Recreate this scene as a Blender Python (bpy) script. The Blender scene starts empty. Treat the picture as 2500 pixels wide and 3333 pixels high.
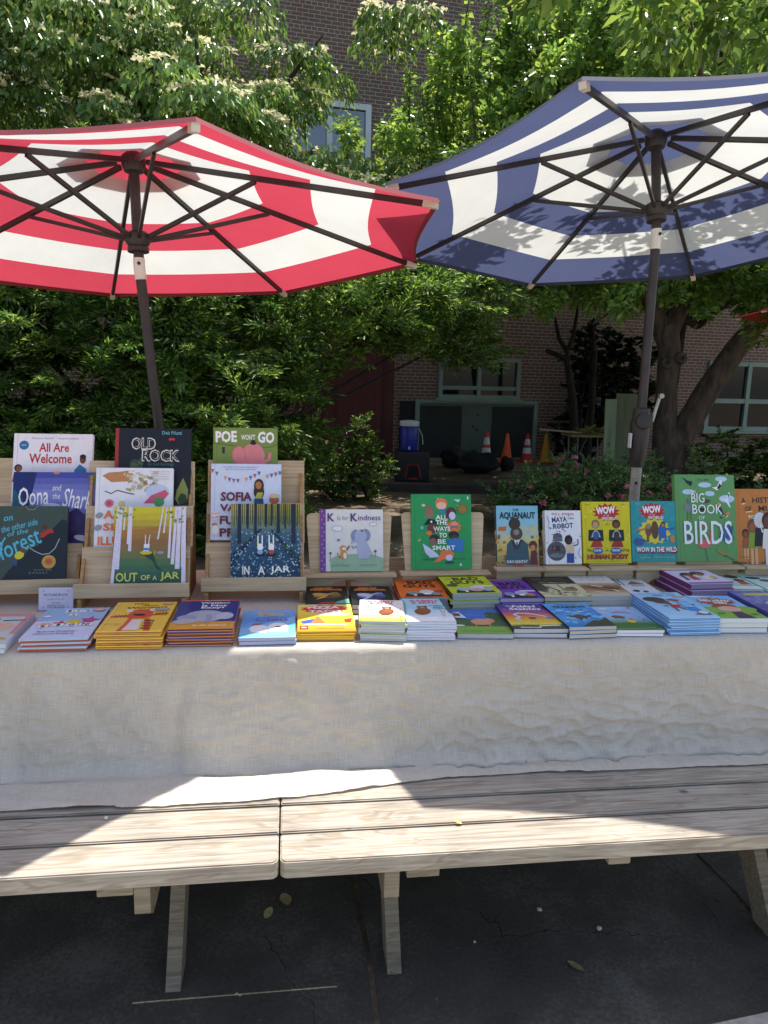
import bpy, bmesh, math, random
import numpy as np
from mathutils import Vector, Matrix, noise
R = math.radians; PI = math.pi
random.seed(7); RNG = np.random.default_rng(11)
scene = bpy.context.scene; COL = scene.collection
# ------------------------------------------------------------------ camera, sky, sun, exposure
cam = bpy.data.cameras.new("camera"); cam.sensor_fit = 'VERTICAL'; cam.sensor_height = 36; cam.lens = 26.0; cam.clip_end = 500; cam.clip_start = .05
camo = bpy.data.objects.new("camera", cam); COL.objects.link(camo); scene.camera = camo
_p, _r = R(10.3), R(1.4)
fwd = Vector((0, math.cos(_p), -math.sin(_p))); right = Vector((1, 0, 0)); down = Vector((0, -math.sin(_p), -math.cos(_p)))
u_ = right*math.cos(_r) - down*math.sin(_r); v_ = right*math.sin(_r) + down*math.cos(_r)
M = Matrix((u_, -v_, -fwd)).transposed().to_4x4(); M.translation = (0, 0, 1.48); camo.matrix_world = M
SUN = Vector((.2075, .2523, 1)).normalized()
world = bpy.data.worlds.new("World"); scene.world = world; world.use_nodes = True
wn = world.node_tree.nodes; wl = world.node_tree.links
sky = wn.new('ShaderNodeTexSky'); sky.sky_type = 'NISHITA'; sky.sun_disc = False
sky.sun_elevation = math.asin(SUN.z); sky.sun_rotation = math.atan2(SUN.x, SUN.y)
wl.new(sky.outputs[0], wn['Background'].inputs[0]); wn['Background'].inputs[1].default_value = .128
sky.dust_density = 1.8; sky.air_density = 1.0; sky.ozone_density = .6
sl = bpy.data.lights.new("sun", 'SUN'); sl.energy = 4.4; sl.angle = R(.53); sl.color = (1, .96, .9)
so = bpy.data.objects.new("sun", sl); COL.objects.link(so); so.rotation_mode = 'QUATERNION'; so.rotation_quaternion = SUN.to_track_quat('Z', 'Y')
scene.view_settings.view_transform = 'Standard'; scene.view_settings.look = 'None'; scene.view_settings.gamma = 1; scene.view_settings.exposure = .8
scene.render.engine = 'CYCLES'; scene.cycles.max_bounces = 8; scene.cycles.transparent_max_bounces = 8
scene.render.resolution_x = 768; scene.render.resolution_y = 1024
# ------------------------------------------------------------------ materials
def lin(h):
    if not isinstance(h, str): return tuple(h)
    c = [int(h[i:i+2], 16)/255 for i in (0, 2, 4)]
    return tuple(x/12.92 if x <= .04045 else ((x+.055)/1.055)**2.4 for x in c)
MATS = {}
def base_mat(name):
    m = bpy.data.materials.new(name); m.use_nodes = True
    return m, m.node_tree.nodes, m.node_tree.links, m.node_tree.nodes['Principled BSDF']
def mat(name, col, rough=.6, var=.12, scale=8, metal=0, bump=0, spec=.5, stretch=(1, 1, 1)):
    if name in MATS: return MATS[name]
    m, n, l, b = base_mat(name); c = lin(col)
    tc = n.new('ShaderNodeTexCoord'); mp = n.new('ShaderNodeMapping'); mp.inputs['Scale'].default_value = stretch
    nz = n.new('ShaderNodeTexNoise'); nz.inputs['Scale'].default_value = scale; nz.inputs['Detail'].default_value = 6
    l.new(tc.outputs['Object'], mp.inputs[0]); l.new(mp.outputs[0], nz.inputs['Vector'])
    r = n.new('ShaderNodeValToRGB'); r.color_ramp.elements[0].position = .3; r.color_ramp.elements[1].position = .7
    r.color_ramp.elements[0].color = [x*(1-var) for x in c]+[1]; r.color_ramp.elements[1].color = [min(1, x*(1+var)) for x in c]+[1]
    l.new(nz.outputs[0], r.inputs[0]); l.new(r.outputs[0], b.inputs['Base Color'])
    b.inputs['Roughness'].default_value = rough; b.inputs['Metallic'].default_value = metal; b.inputs['Specular IOR Level'].default_value = spec
    if bump:
        bp = n.new('ShaderNodeBump'); bp.inputs['Strength'].default_value = bump; bp.inputs['Distance'].default_value = .01
        l.new(nz.outputs[0], bp.inputs['Height']); l.new(bp.outputs[0], b.inputs['Normal'])
    MATS[name] = m; return m
def ink(h):
    return mat('print_'+h, h, .38, .05, 40, spec=.35)
def wood_mat(name, c0, c1, grain=28, knots=True, rough=.75):
    if name in MATS: return MATS[name]
    m, n, l, b = base_mat(name)
    tc = n.new('ShaderNodeTexCoord'); oi = n.new('ShaderNodeObjectInfo')
    ad = n.new('ShaderNodeVectorMath'); ad.operation = 'ADD'; cb = n.new('ShaderNodeCombineXYZ')
    ml = n.new('ShaderNodeMath'); ml.operation = 'MULTIPLY'; ml.inputs[1].default_value = 23
    l.new(oi.outputs['Random'], ml.inputs[0]); l.new(ml.outputs[0], cb.inputs[0]); l.new(ml.outputs[0], cb.inputs[1])
    l.new(tc.outputs['Object'], ad.inputs[0]); l.new(cb.outputs[0], ad.inputs[1])
    mp = n.new('ShaderNodeMapping'); mp.inputs['Scale'].default_value = (1.1, 9, 9); l.new(ad.outputs[0], mp.inputs[0])
    n1 = n.new('ShaderNodeTexNoise'); n1.inputs['Scale'].default_value = 2.2; n1.inputs['Detail'].default_value = 3; n1.inputs['Distortion'].default_value = .6; l.new(mp.outputs[0], n1.inputs['Vector'])
    wv = n.new('ShaderNodeMath'); wv.operation = 'MULTIPLY'; wv.inputs[1].default_value = grain*1.5; l.new(n1.outputs[0], wv.inputs[0])
    sn = n.new('ShaderNodeMath'); sn.operation = 'SINE'; l.new(wv.outputs[0], sn.inputs[0])
    mp2 = n.new('ShaderNodeMapping'); mp2.inputs['Scale'].default_value = (5, 130, 130); l.new(ad.outputs[0], mp2.inputs[0])
    n2 = n.new('ShaderNodeTexNoise'); n2.inputs['Scale'].default_value = 1; n2.inputs['Detail'].default_value = 4; l.new(mp2.outputs[0], n2.inputs['Vector'])
    n3 = n.new('ShaderNodeTexNoise'); n3.inputs['Scale'].default_value = 5; n3.inputs['Detail'].default_value = 5; l.new(ad.outputs[0], n3.inputs['Vector'])
    a1 = n.new('ShaderNodeMath'); a1.operation = 'MULTIPLY_ADD'; a1.inputs[1].default_value = .07; l.new(sn.outputs[0], a1.inputs[0]); l.new(n2.outputs[0], a1.inputs[2])
    a2 = n.new('ShaderNodeMath'); a2.operation = 'MULTIPLY_ADD'; a2.inputs[1].default_value = .7; l.new(n3.outputs[0], a2.inputs[0]); l.new(a1.outputs[0], a2.inputs[2])
    rp = n.new('ShaderNodeValToRGB'); e = rp.color_ramp.elements; e[0].position = .5; e[1].position = 1.2; e[0].color = (*lin(c0), 1); e[1].color = (*lin(c1), 1)
    l.new(a2.outputs[0], rp.inputs[0])
    gl = n.new('ShaderNodeValToRGB'); ge = gl.color_ramp.elements; ge[0].position = .45; ge[0].color = (1, 1, 1, 1); ge[1].position = 1; ge[1].color = (.66, .62, .57, 1); l.new(sn.outputs[0], gl.inputs[0])
    gm = n.new('ShaderNodeMix'); gm.data_type = 'RGBA'; gm.blend_type = 'MULTIPLY'; gm.inputs['Factor'].default_value = .85 if knots else .5; l.new(rp.outputs[0], gm.inputs['A']); l.new(gl.outputs[0], gm.inputs['B'])
    out = gm.outputs['Result']
    if knots:
        vo = n.new('ShaderNodeTexVoronoi'); vo.inputs['Scale'].default_value = 1; mp3 = n.new('ShaderNodeMapping'); mp3.inputs['Scale'].default_value = (4.6, 6.5, 3)
        l.new(ad.outputs[0], mp3.inputs[0]); l.new(mp3.outputs[0], vo.inputs['Vector'])
        kr = n.new('ShaderNodeValToRGB'); k = kr.color_ramp.elements; k[0].position = .03; k[0].color = (1, 1, 1, 1); k[1].position = .085; k[1].color = (0, 0, 0, 1); l.new(vo.outputs['Distance'], kr.inputs[0])
        mx = n.new('ShaderNodeMix'); mx.data_type = 'RGBA'; l.new(kr.outputs[0], mx.inputs['Factor']); l.new(out, mx.inputs['A']); mx.inputs['B'].default_value = (*[x*.6 for x in lin(c0)], 1)
        out = mx.outputs['Result']
    l.new(out, b.inputs['Base Color']); b.inputs['Roughness'].default_value = rough; b.inputs['Specular IOR Level'].default_value = .3
    bp = n.new('ShaderNodeBump'); bp.inputs['Strength'].default_value = .35; bp.inputs['Distance'].default_value = .004; l.new(a1.outputs[0], bp.inputs['Height']); l.new(bp.outputs[0], b.inputs['Normal'])
    MATS[name] = m; return m
def fabric(name, col, tr=.5):
    if name in MATS: return MATS[name]
    m, n, l, b = base_mat(name); n.remove(b); c = lin(col)
    out = n['Material Output']; df = n.new('ShaderNodeBsdfDiffuse'); ts = n.new('ShaderNodeBsdfTranslucent'); mx = n.new('ShaderNodeMixShader'); mx.inputs[0].default_value = tr
    tc = n.new('ShaderNodeTexCoord'); nz = n.new('ShaderNodeTexNoise'); nz.inputs['Scale'].default_value = 5; nz.inputs['Detail'].default_value = 5; l.new(tc.outputs['Object'], nz.inputs['Vector'])
    r = n.new('ShaderNodeValToRGB'); r.color_ramp.elements[0].position = .3; r.color_ramp.elements[1].position = .7
    r.color_ramp.elements[0].color = [x*.93 for x in c]+[1]; r.color_ramp.elements[1].color = [*c, 1]
    l.new(nz.outputs[0], r.inputs[0]); l.new(r.outputs[0], df.inputs[0]); l.new(r.outputs[0], ts.inputs[0]); l.new(df.outputs[0], mx.inputs[1]); l.new(ts.outputs[0], mx.inputs[2]); l.new(mx.outputs[0], out.inputs[0])
    nf = n.new('ShaderNodeTexNoise'); nf.inputs['Scale'].default_value = 14; nf.inputs['Detail'].default_value = 3; l.new(tc.outputs['Object'], nf.inputs['Vector'])
    bp = n.new('ShaderNodeBump'); bp.inputs['Strength'].default_value = .25; bp.inputs['Distance'].default_value = .02; l.new(nf.outputs[0], bp.inputs['Height']); l.new(bp.outputs[0], df.inputs['Normal']); l.new(bp.outputs[0], ts.inputs['Normal'])
    MATS[name] = m; return m
def leaf_mat(name, c0, c1, c2, rough=.38, tr=.35, trc=None):
    m, n, l, b = base_mat(name); out = n['Material Output']
    g = n.new('ShaderNodeNewGeometry'); r = n.new('ShaderNodeValToRGB'); e = r.color_ramp.elements
    e[0].color = (*c0, 1); e[1].color = (*c2, 1); k = e.new(.6); k.color = (*c1, 1); l.new(g.outputs['Random Per Island'], r.inputs[0])
    tc = n.new('ShaderNodeTexCoord'); nz = n.new('ShaderNodeTexNoise'); nz.inputs['Scale'].default_value = 1.6; nz.inputs['Detail'].default_value = 3; l.new(tc.outputs['Object'], nz.inputs['Vector'])
    hs = n.new('ShaderNodeHueSaturation'); mr = n.new('ShaderNodeMapRange'); mr.inputs[1].default_value = .3; mr.inputs[2].default_value = .7; mr.inputs[3].default_value = .65; mr.inputs[4].default_value = 1.45
    l.new(nz.outputs[0], mr.inputs[0]); l.new(mr.outputs[0], hs.inputs['Value']); l.new(r.outputs[0], hs.inputs['Color'])
    l.new(hs.outputs[0], b.inputs['Base Color']); b.inputs['Roughness'].default_value = rough; b.inputs['Specular IOR Level'].default_value = .5
    ts = n.new('ShaderNodeBsdfTranslucent'); h2 = n.new('ShaderNodeHueSaturation'); h2.inputs['Hue'].default_value = .475; h2.inputs['Value'].default_value = 2.0; l.new(hs.outputs[0], h2.inputs['Color']); l.new(h2.outputs[0], ts.inputs[0])
    mx = n.new('ShaderNodeMixShader'); mx.inputs[0].default_value = tr; l.new(b.outputs[0], mx.inputs[1]); l.new(ts.outputs[0], mx.inputs[2]); l.new(mx.outputs[0], out.inputs[0])
    return m
PLY = wood_mat('birch_plywood', 'b39a78', 'd8c3a0', 7, False, .6)
PLYE = wood_mat('plywood_edge', '96703f', 'c09c68', 40, False, .7)
BENCH = wood_mat('weathered_pine', '776f64', 'b3a999', 26)
BENCHE = wood_mat('bench_leg_wood', '6a6152', '938874', 22)
METAL = mat('dark_bronze_metal', '3b3633', .42, .2, 20, .3)
BLACKP = mat('black_plastic', '17171a', .45, .2, 10)
def linen():
    m, n, l, b = base_mat('linen_cloth')
    tc = n.new('ShaderNodeTexCoord')
    def nz(sc, det=4):
        mp = n.new('ShaderNodeMapping'); mp.inputs['Scale'].default_value = sc; l.new(tc.outputs['UV'], mp.inputs[0])
        t = n.new('ShaderNodeTexNoise'); t.inputs['Scale'].default_value = 1; t.inputs['Detail'].default_value = det; l.new(mp.outputs[0], t.inputs['Vector']); return t.outputs[0]
    a, c, d = nz((26, 620, 1)), nz((620, 22, 1)), nz((7, 8, 1), 6)
    ad = n.new('ShaderNodeMath'); l.new(a, ad.inputs[0]); l.new(c, ad.inputs[1])
    a2 = n.new('ShaderNodeMath'); a2.operation = 'MULTIPLY_ADD'; a2.inputs[1].default_value = .6; l.new(d, a2.inputs[0]); l.new(ad.outputs[0], a2.inputs[2])
    r = n.new('ShaderNodeValToRGB'); e = r.color_ramp.elements; e[0].position = .95; e[1].position = 1.6; e[0].color = (*lin('c8bdad'), 1); e[1].color = (*lin('e8dfd1'), 1)
    mr = n.new('ShaderNodeMapRange'); mr.inputs[1].default_value = .95; mr.inputs[2].default_value = 1.65; l.new(a2.outputs[0], mr.inputs[0]); e[0].position = 0; e[1].position = 1; l.new(mr.outputs[0], r.inputs[0])
    l.new(r.outputs[0], b.inputs['Base Color']); b.inputs['Roughness'].default_value = .9; b.inputs['Specular IOR Level'].default_value = .15
    bp = n.new('ShaderNodeBump'); bp.inputs['Strength'].default_value = .4; bp.inputs['Distance'].default_value = .003; l.new(ad.outputs[0], bp.inputs['Height'])
    l.new(bp.outputs[0], b.inputs['Normal'])
    ts = n.new('ShaderNodeBsdfTranslucent'); l.new(r.outputs[0], ts.inputs[0]); mx = n.new('ShaderNodeMixShader'); mx.inputs[0].default_value = .18
    l.new(b.outputs[0], mx.inputs[1]); l.new(ts.outputs[0], mx.inputs[2]); l.new(mx.outputs[0], n['Material Output'].inputs[0]); return m
def brick_mat():
    m, n, l, b = base_mat('brick_wall')
    tc = n.new('ShaderNodeTexCoord'); sp = n.new('ShaderNodeSeparateXYZ'); l.new(tc.outputs['Object'], sp.inputs[0])
    cb = n.new('ShaderNodeCombineXYZ'); l.new(sp.outputs[0], cb.inputs[0]); l.new(sp.outputs[2], cb.inputs[1])
    def br(w):
        t = n.new('ShaderNodeTexBrick'); t.inputs['Scale'].default_value = 1; t.inputs['Brick Width'].default_value = w; t.inputs['Row Height'].default_value = .0606; t.inputs['Mortar Size'].default_value = .0055; t.inputs['Mortar Smooth'].default_value = .3; t.inputs['Bias'].default_value = -.1
        t.inputs['Color1'].default_value = (*lin('7a5b4e'), 1); t.inputs['Color2'].default_value = (*lin('726153'), 1); t.inputs['Mortar'].default_value = (*lin('aea69b'), 1); l.new(cb.outputs[0], t.inputs['Vector']); return t
    t1, t2 = br(.187), br(.0935)
    dv = n.new('ShaderNodeMath'); dv.operation = 'DIVIDE'; dv.inputs[1].default_value = .0606*6; l.new(sp.outputs[2], dv.inputs[0])
    fr = n.new('ShaderNodeMath'); fr.operation = 'FRACT'; l.new(dv.outputs[0], fr.inputs[0]); lt = n.new('ShaderNodeMath'); lt.operation = 'LESS_THAN'; lt.inputs[1].default_value = 1/6; l.new(fr.outputs[0], lt.inputs[0])
    mx = n.new('ShaderNodeMix'); mx.data_type = 'RGBA'; l.new(lt.outputs[0], mx.inputs['Factor']); l.new(t1.outputs[0], mx.inputs['A']); l.new(t2.outputs[0], mx.inputs['B'])
    nz = n.new('ShaderNodeTexNoise'); nz.inputs['Scale'].default_value = 3; nz.inputs['Detail'].default_value = 6; l.new(tc.outputs['Object'], nz.inputs['Vector'])
    mr = n.new('ShaderNodeMapRange'); mr.inputs[3].default_value = .75; mr.inputs[4].default_value = 1.2; l.new(nz.outputs[0], mr.inputs[0])
    hs = n.new('ShaderNodeHueSaturation'); l.new(mx.outputs['Result'], hs.inputs['Color']); l.new(mr.outputs[0], hs.inputs['Value'])
    l.new(hs.outputs[0], b.inputs['Base Color']); b.inputs['Roughness'].default_value = .9; b.inputs['Specular IOR Level'].default_value = .2
    bp = n.new('ShaderNodeBump'); bp.inputs['Strength'].default_value = .5; bp.inputs['Distance'].default_value = .008; bp.invert = True; l.new(t1.outputs['Fac'], bp.inputs['Height']); l.new(bp.outputs[0], b.inputs['Normal']); return m
def ground_mat(name, c0, c1, sc, c2=None, rough=.9, crack=False):
    m, n, l, b = base_mat(name); tc = n.new('ShaderNodeTexCoord')
    a = n.new('ShaderNodeTexNoise'); a.inputs['Scale'].default_value = sc; a.inputs['Detail'].default_value = 9; a.inputs['Roughness'].default_value = .62; l.new(tc.outputs['Object'], a.inputs['Vector'])
    f = n.new('ShaderNodeTexNoise'); f.inputs['Scale'].default_value = sc*40; f.inputs['Detail'].default_value = 3; l.new(tc.outputs['Object'], f.inputs['Vector'])
    ad = n.new('ShaderNodeMath'); ad.operation = 'MULTIPLY_ADD'; ad.inputs[1].default_value = .35; l.new(f.outputs[0], ad.inputs[0]); l.new(a.outputs[0], ad.inputs[2])
    r = n.new('ShaderNodeValToRGB'); e = r.color_ramp.elements; e[0].position = .5; e[1].position = .85; e[0].color = (*lin(c0), 1); e[1].color = (*lin(c1), 1)
    if c2: k = e.new(.7); k.color = (*lin(c2), 1)
    l.new(ad.outputs[0], r.inputs[0]); colo = r.outputs[0]; b.inputs['Roughness'].default_value = rough; b.inputs['Specular IOR Level'].default_value = .2
    if crack:
        wv = n.new('ShaderNodeMix'); wv.data_type = 'VECTOR'; wv.inputs['Factor'].default_value = .12; l.new(tc.outputs['Object'], wv.inputs[4]); nz = n.new('ShaderNodeTexNoise'); nz.inputs['Scale'].default_value = 5; nz.inputs['Detail'].default_value = 5; l.new(tc.outputs['Object'], nz.inputs['Vector']); l.new(nz.outputs['Color'], wv.inputs[5])
        vo = n.new('ShaderNodeTexVoronoi'); vo.feature = 'DISTANCE_TO_EDGE'; vo.inputs['Scale'].default_value = 2.3; l.new(wv.outputs[1], vo.inputs['Vector'])
        n5 = n.new('ShaderNodeTexNoise'); n5.inputs['Scale'].default_value = 2.4; l.new(tc.outputs['Object'], n5.inputs['Vector'])
        th = n.new('ShaderNodeMapRange'); th.inputs[1].default_value = .45; th.inputs[2].default_value = .62; th.inputs[3].default_value = 0; th.inputs[4].default_value = .0018; l.new(n5.outputs[0], th.inputs[0])
        lt = n.new('ShaderNodeMath'); lt.operation = 'LESS_THAN'; l.new(vo.outputs['Distance'], lt.inputs[0]); l.new(th.outputs[0], lt.inputs[1])
        n6 = n.new('ShaderNodeTexNoise'); n6.inputs['Scale'].default_value = 55; n6.inputs['Detail'].default_value = 2; l.new(tc.outputs['Object'], n6.inputs['Vector']); gr = n.new('ShaderNodeValToRGB'); gr.color_ramp.elements[0].position = .68; gr.color_ramp.elements[0].color = (0, 0, 0, 1); gr.color_ramp.elements[1].position = .76; gr.color_ramp.elements[1].color = (.6, .6, .6, 1); l.new(n6.outputs[0], gr.inputs[0])
        m1 = n.new('ShaderNodeMix'); m1.data_type = 'RGBA'; l.new(gr.outputs[0], m1.inputs['Factor']); l.new(colo, m1.inputs['A']); m1.inputs['B'].default_value = (.17, .155, .13, 1)
        m2 = n.new('ShaderNodeMix'); m2.data_type = 'RGBA'; l.new(lt.outputs[0], m2.inputs['Factor']); l.new(m1.outputs['Result'], m2.inputs['A']); m2.inputs['B'].default_value = (.012, .011, .01, 1); colo = m2.outputs['Result']
    l.new(colo, b.inputs['Base Color'])
    bp = n.new('ShaderNodeBump'); bp.inputs['Strength'].default_value = .5; bp.inputs['Distance'].default_value = .01; l.new(ad.outputs[0], bp.inputs['Height']); l.new(bp.outputs[0], b.inputs['Normal']); return m
def glass_mat():
    m, n, l, b = base_mat('window_glass'); b.inputs['Base Color'].default_value = (.012, .016, .018, 1); b.inputs['Roughness'].default_value = .04; b.inputs['Specular IOR Level'].default_value = .45
    return m
GLASS = glass_mat(); GLASS2 = glass_mat(); GLASS2.node_tree.nodes['Principled BSDF'].inputs['IOR'].default_value = 2.7; BRICK = brick_mat(); LINEN = linen()
# ------------------------------------------------------------------ mesh helpers
class MB:
    def __init__(s): s.v = []; s.f = []; s.m = []; s.mats = []
    def mi(s, m):
        if m not in s.mats: s.mats.append(m)
        return s.mats.index(m)
    def add(s, vs, fs, m):
        o = len(s.v); k = s.mi(m); s.v += [tuple(x) for x in vs]
        for f in fs: s.f.append([o+i for i in f]); s.m.append(k)
    def box(s, c, d, m, rot=None, bev=0):
        x, y, z = d[0]/2, d[1]/2, d[2]/2; e = min(bev, x*.9, y*.9, z*.9)
        if e <= 0:
            vs = [Vector((a*x, b*y, g*z)) for a in (-1, 1) for b in (-1, 1) for g in (-1, 1)]
            fs = [(0, 1, 3, 2), (4, 6, 7, 5), (0, 4, 5, 1), (2, 3, 7, 6), (0, 2, 6, 4), (1, 5, 7, 3)]
        else:
            bm = bmesh.new(); bmesh.ops.create_cube(bm, size=1); bmesh.ops.scale(bm, vec=d, verts=bm.verts)
            bmesh.ops.bevel(bm, geom=bm.edges[:], offset=e, segments=2, affect='EDGES', profile=.7)
            bm.verts.index_update(); vs = [v.co.copy() for v in bm.verts]; fs = [[v.index for v in f.verts] for f in bm.faces]; bm.free()
        if rot is not None: vs = [rot @ v for v in vs]
        c = Vector(c); s.add([v+c for v in vs], fs, m)
    def beam(s, a, b, w, h, m, up=(0, 0, 1)):
        a, b = Vector(a), Vector(b); d = (b-a).normalized(); u = Vector(up); x = d.cross(u)
        if x.length < 1e-4: x = d.cross(Vector((0, 1, 0)))
        x.normalize(); y = x.cross(d)
        q = [(-1, -1), (1, -1), (1, 1), (-1, 1)]; vs = [p+x*(i*w/2)+y*(j*h/2) for p in (a, b) for i, j in q]
        s.add(vs, [(0, 3, 2, 1), (4, 5, 6, 7), (0, 1, 5, 4), (1, 2, 6, 5), (2, 3, 7, 6), (3, 0, 4, 7)], m)
    def tube(s, pts, rad, m, n=10, cap=True):
        pts = [Vector(p) for p in pts]; k = len(pts); rad = rad if isinstance(rad, (list, tuple)) else [rad]*k
        vs = []; ref = Vector((.31, .77, .55))
        for i, p in enumerate(pts):
            d = (pts[min(i+1, k-1)]-pts[max(i-1, 0)]).normalized(); x = d.cross(ref).normalized(); y = d.cross(x)
            vs += [p+(x*math.cos(2*PI*j/n)+y*math.sin(2*PI*j/n))*rad[i] for j in range(n)]
        fs = [(i*n+j, i*n+(j+1) % n, (i+1)*n+(j+1) % n, (i+1)*n+j) for i in range(k-1) for j in range(n)]
        if cap: fs += [list(range(n))[::-1], list(range((k-1)*n, k*n))]
        s.add(vs, fs, m)
    def lathe(s, prof, c, m, n=20, ax=(0, 0, 1)):
        q = Vector((0, 0, 1)).rotation_difference(Vector(ax)); c = Vector(c); k = len(prof); vs = []
        for r, z in prof: vs += [q @ Vector((r*math.cos(2*PI*j/n), r*math.sin(2*PI*j/n), z))+c for j in range(n)]
        fs = [(i*n+j, i*n+(j+1) % n, (i+1)*n+(j+1) % n, (i+1)*n+j) for i in range(k-1) for j in range(n)]
        fs += [list(range(n))[::-1], list(range((k-1)*n, k*n))]; s.add(vs, fs, m)
    def prism(s, poly, t0, t1, m, fn):       # polygon in 2D, fn(a, b, t) -> point
        k = len(poly); vs = [fn(a, b, t0) for a, b in poly]+[fn(a, b, t1) for a, b in poly]
        s.add(vs, [list(range(k))[::-1], list(range(k, 2*k))]+[(i, (i+1) % k, k+(i+1) % k, k+i) for i in range(k)], m)
    def build(s, name, parent=None, smooth=False, off=None):
        me = bpy.data.meshes.new(name); vs = s.v
        if off is not None: vs = [(v[0]-off[0], v[1]-off[1], v[2]-off[2]) for v in vs]
        me.from_pydata(vs, [], s.f); me.polygons.foreach_set('material_index', s.m)
        for m in s.mats: me.materials.append(m)
        if smooth:
            me.polygons.foreach_set('use_smooth', [True]*len(me.polygons))
            if smooth != 'all':
                try: me.set_sharp_from_angle(angle=R(40))
                except Exception: pass
        me.update(); o = bpy.data.objects.new(name, me); COL.objects.link(o)
        if parent: o.parent = parent
        return o
def one(fn): b = MB(); fn(b); return b
def tag(o, label=None, cat=None, group=None, kind=None):
    if label: o['label'] = label
    if cat: o['category'] = cat
    if group: o['group'] = group
    if kind: o['kind'] = kind
    return o
def empty(name, loc, rz=0, label=None, cat=None, group=None):
    o = bpy.data.objects.new(name, None); COL.objects.link(o); o.empty_display_size = .1; o.location = loc; o.rotation_euler = (0, 0, rz); return tag(o, label, cat, group)
def copy_tree(o, parent=None):
    c = o.copy(); COL.objects.link(c)
    if parent: c.parent = parent
    for ch in list(o.children): copy_tree(ch, c)
    return c
# table frame: s along the table, d away from the camera
A = R(7.5); T = Vector((math.cos(A), math.sin(A), 0)); N = Vector((-math.sin(A), math.cos(A), 0)); O = Vector((-.21, 1.865, 0)); TZ = .775
def tp(s, d, z): return O+T*s+N*d+Vector((0, 0, z))
# ------------------------------------------------------------------ setting
def sheet(name, x0, x1, y0, y1, z, m, nx=1, ny=1):
    b = MB(); vs = [(x0+(x1-x0)*i/nx, y0+(y1-y0)*j/ny, z) for j in range(ny+1) for i in range(nx+1)]
    b.add(vs, [(j*(nx+1)+i, j*(nx+1)+i+1, (j+1)*(nx+1)+i+1, (j+1)*(nx+1)+i) for j in range(ny) for i in range(nx)], m)
    return tag(b.build(name), kind='structure')
sheet('ground', -60, 60, -60, 60, -.004, ground_mat('packed_dirt', '4a3f32', '8f806a', 1.2, '6b5d4a'))
PAVE = ground_mat('dark_pavement', '403c36', '6c675d', 2.2, '524d46', .9, True)
CONC = ground_mat('bounce_concrete', '8f877a', 'c4bcb0', 1.5, 'aaa295')
JU = [(-.1, 4.6), (-.085, 2.3), (-.07, 1.98), (-.051, 1.855), (-.02, 1.693), (-.005, 1.579), (.008, 1.48), (.03, 1.2), (.1, -6)]
KR = [(.9, 4.6), (1.0, 2.4), (1.025, 2.134), (1.062, 1.97), (1.083, 1.796), (1.1, 1.5), (1.15, -6)]
b = MB()
def slab(poly, z=0): b.prism(poly, -.05, z, PAVE, lambda a, c, t: (a, c, t))
ju = JU; jv = [(x+.016, y) for x, y in ju]
slab([(-8, -6)]+ju[::-1]+[(-8, 4.6)])
slab(KR[::-1]+jv)
ks = [(x+.012, y) for x, y in KR]
slab([(8, -6), (8, 4.6)]+ks, .003)
tag(b.build('pavement'), kind='structure')
b = MB(); b.prism([(-14, 1.05), (.1, 1.33), (.683, 1.468), (.972, 1.54), (1.6, 1.70), (14, 4.2), (14, -14), (-14, -14)], .0, .006, CONC, lambda a, c, t: (a, c, t)); tag(b.build('path'), kind='structure')  # added pale sheet bouncing sun onto the cloth; its edge paints a sunlit strip
kb = MB(); kb.box((0, 9.75, .03), (14, .16, .16), mat('kerb_timber', '3f3a33', .9, .3, 6), bev=.02); tag(kb.build('kerb'), kind='structure')
# building
WA = R(15); W0 = Vector((1.4066, 13.7305, 0))
bld = empty('brick_building', W0, WA, 'large brown brick building with white mortar closing the view behind the trees', 'building')
def wpart(name, fn, parent=None, smooth=False): b = MB(); fn(b); return b.build(name, parent or bld, smooth)
wpart('wall', lambda b: b.box((0, .3, 5.8), (34, .6, 11.7), BRICK))
GREEN = mat('sage_painted_wood', '55675a', .6, .12, 3, bump=.1); SAGE = mat('pale_sage_frame', '7f9183', .55, .1, 4); DARKB = mat('dark_board', '232927', .7, .2, 2); WHITEF = mat('white_window_paint', 'd5d8d4', .5, .08, 5)
def facade(b):
    b.box((.26, -.03, .54), (2.4, .05, 1.08), GREEN)
    for x0, x1, z0, z1 in ((-.94, 1.47, 1.05, 1.11), (-.94, -.86, .02, 1.05), (1.39, 1.47, .02, 1.05), (-.86, 1.39, .0, .05)): b.box(((x0+x1)/2, -.07, (z0+z1)/2), (x1-x0, .035, z1-z0), SAGE)
wp = wpart('facade_panel', facade)
for x0, x1 in ((-.86, -.04), (.56, 1.37)): wpart('panel_recess', lambda b: b.box(((x0+x1)/2, -.061, .53), (x1-x0, .014, .94), DARKB), wp)
for x, z, r in ((.19, .98, .01), (.28, .84, .022), (.19, .63, .024), (.26, .57, .026), (.19, .18, .02), (.25, .18, .02)):
    b = MB(); b.lathe([(r, -.003), (r, .003)], (x, -.058, z), BLACKP, 12, (0, 1, 0)); b.build('pipe_hole', wp)
def window(x0, x1, z0, z1, mull=(), bar=(), fw=.07, fm=SAGE, gl=None):
    f = wpart('window', lambda b: [b.box((x, -.03, (z0+z1)/2), (fw, .08, z1-z0+fw), fm) for x in (x0, x1)+tuple(mull)] + [b.box(((x0+x1)/2, -.026, z), (x1-x0-fw-.002, .07, fw), fm) for z in (z0, z1)+tuple(bar)])
    wpart('pane', lambda b: b.box(((x0+x1)/2, -.004, (z0+z1)/2), (x1-x0, .012, z1-z0), gl or GLASS), f)
    wpart('sill', lambda b: b.box(((x0+x1)/2, -.06, z0-fw/2-.025), (x1-x0+.2, .12, .045), fm), f)
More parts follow.
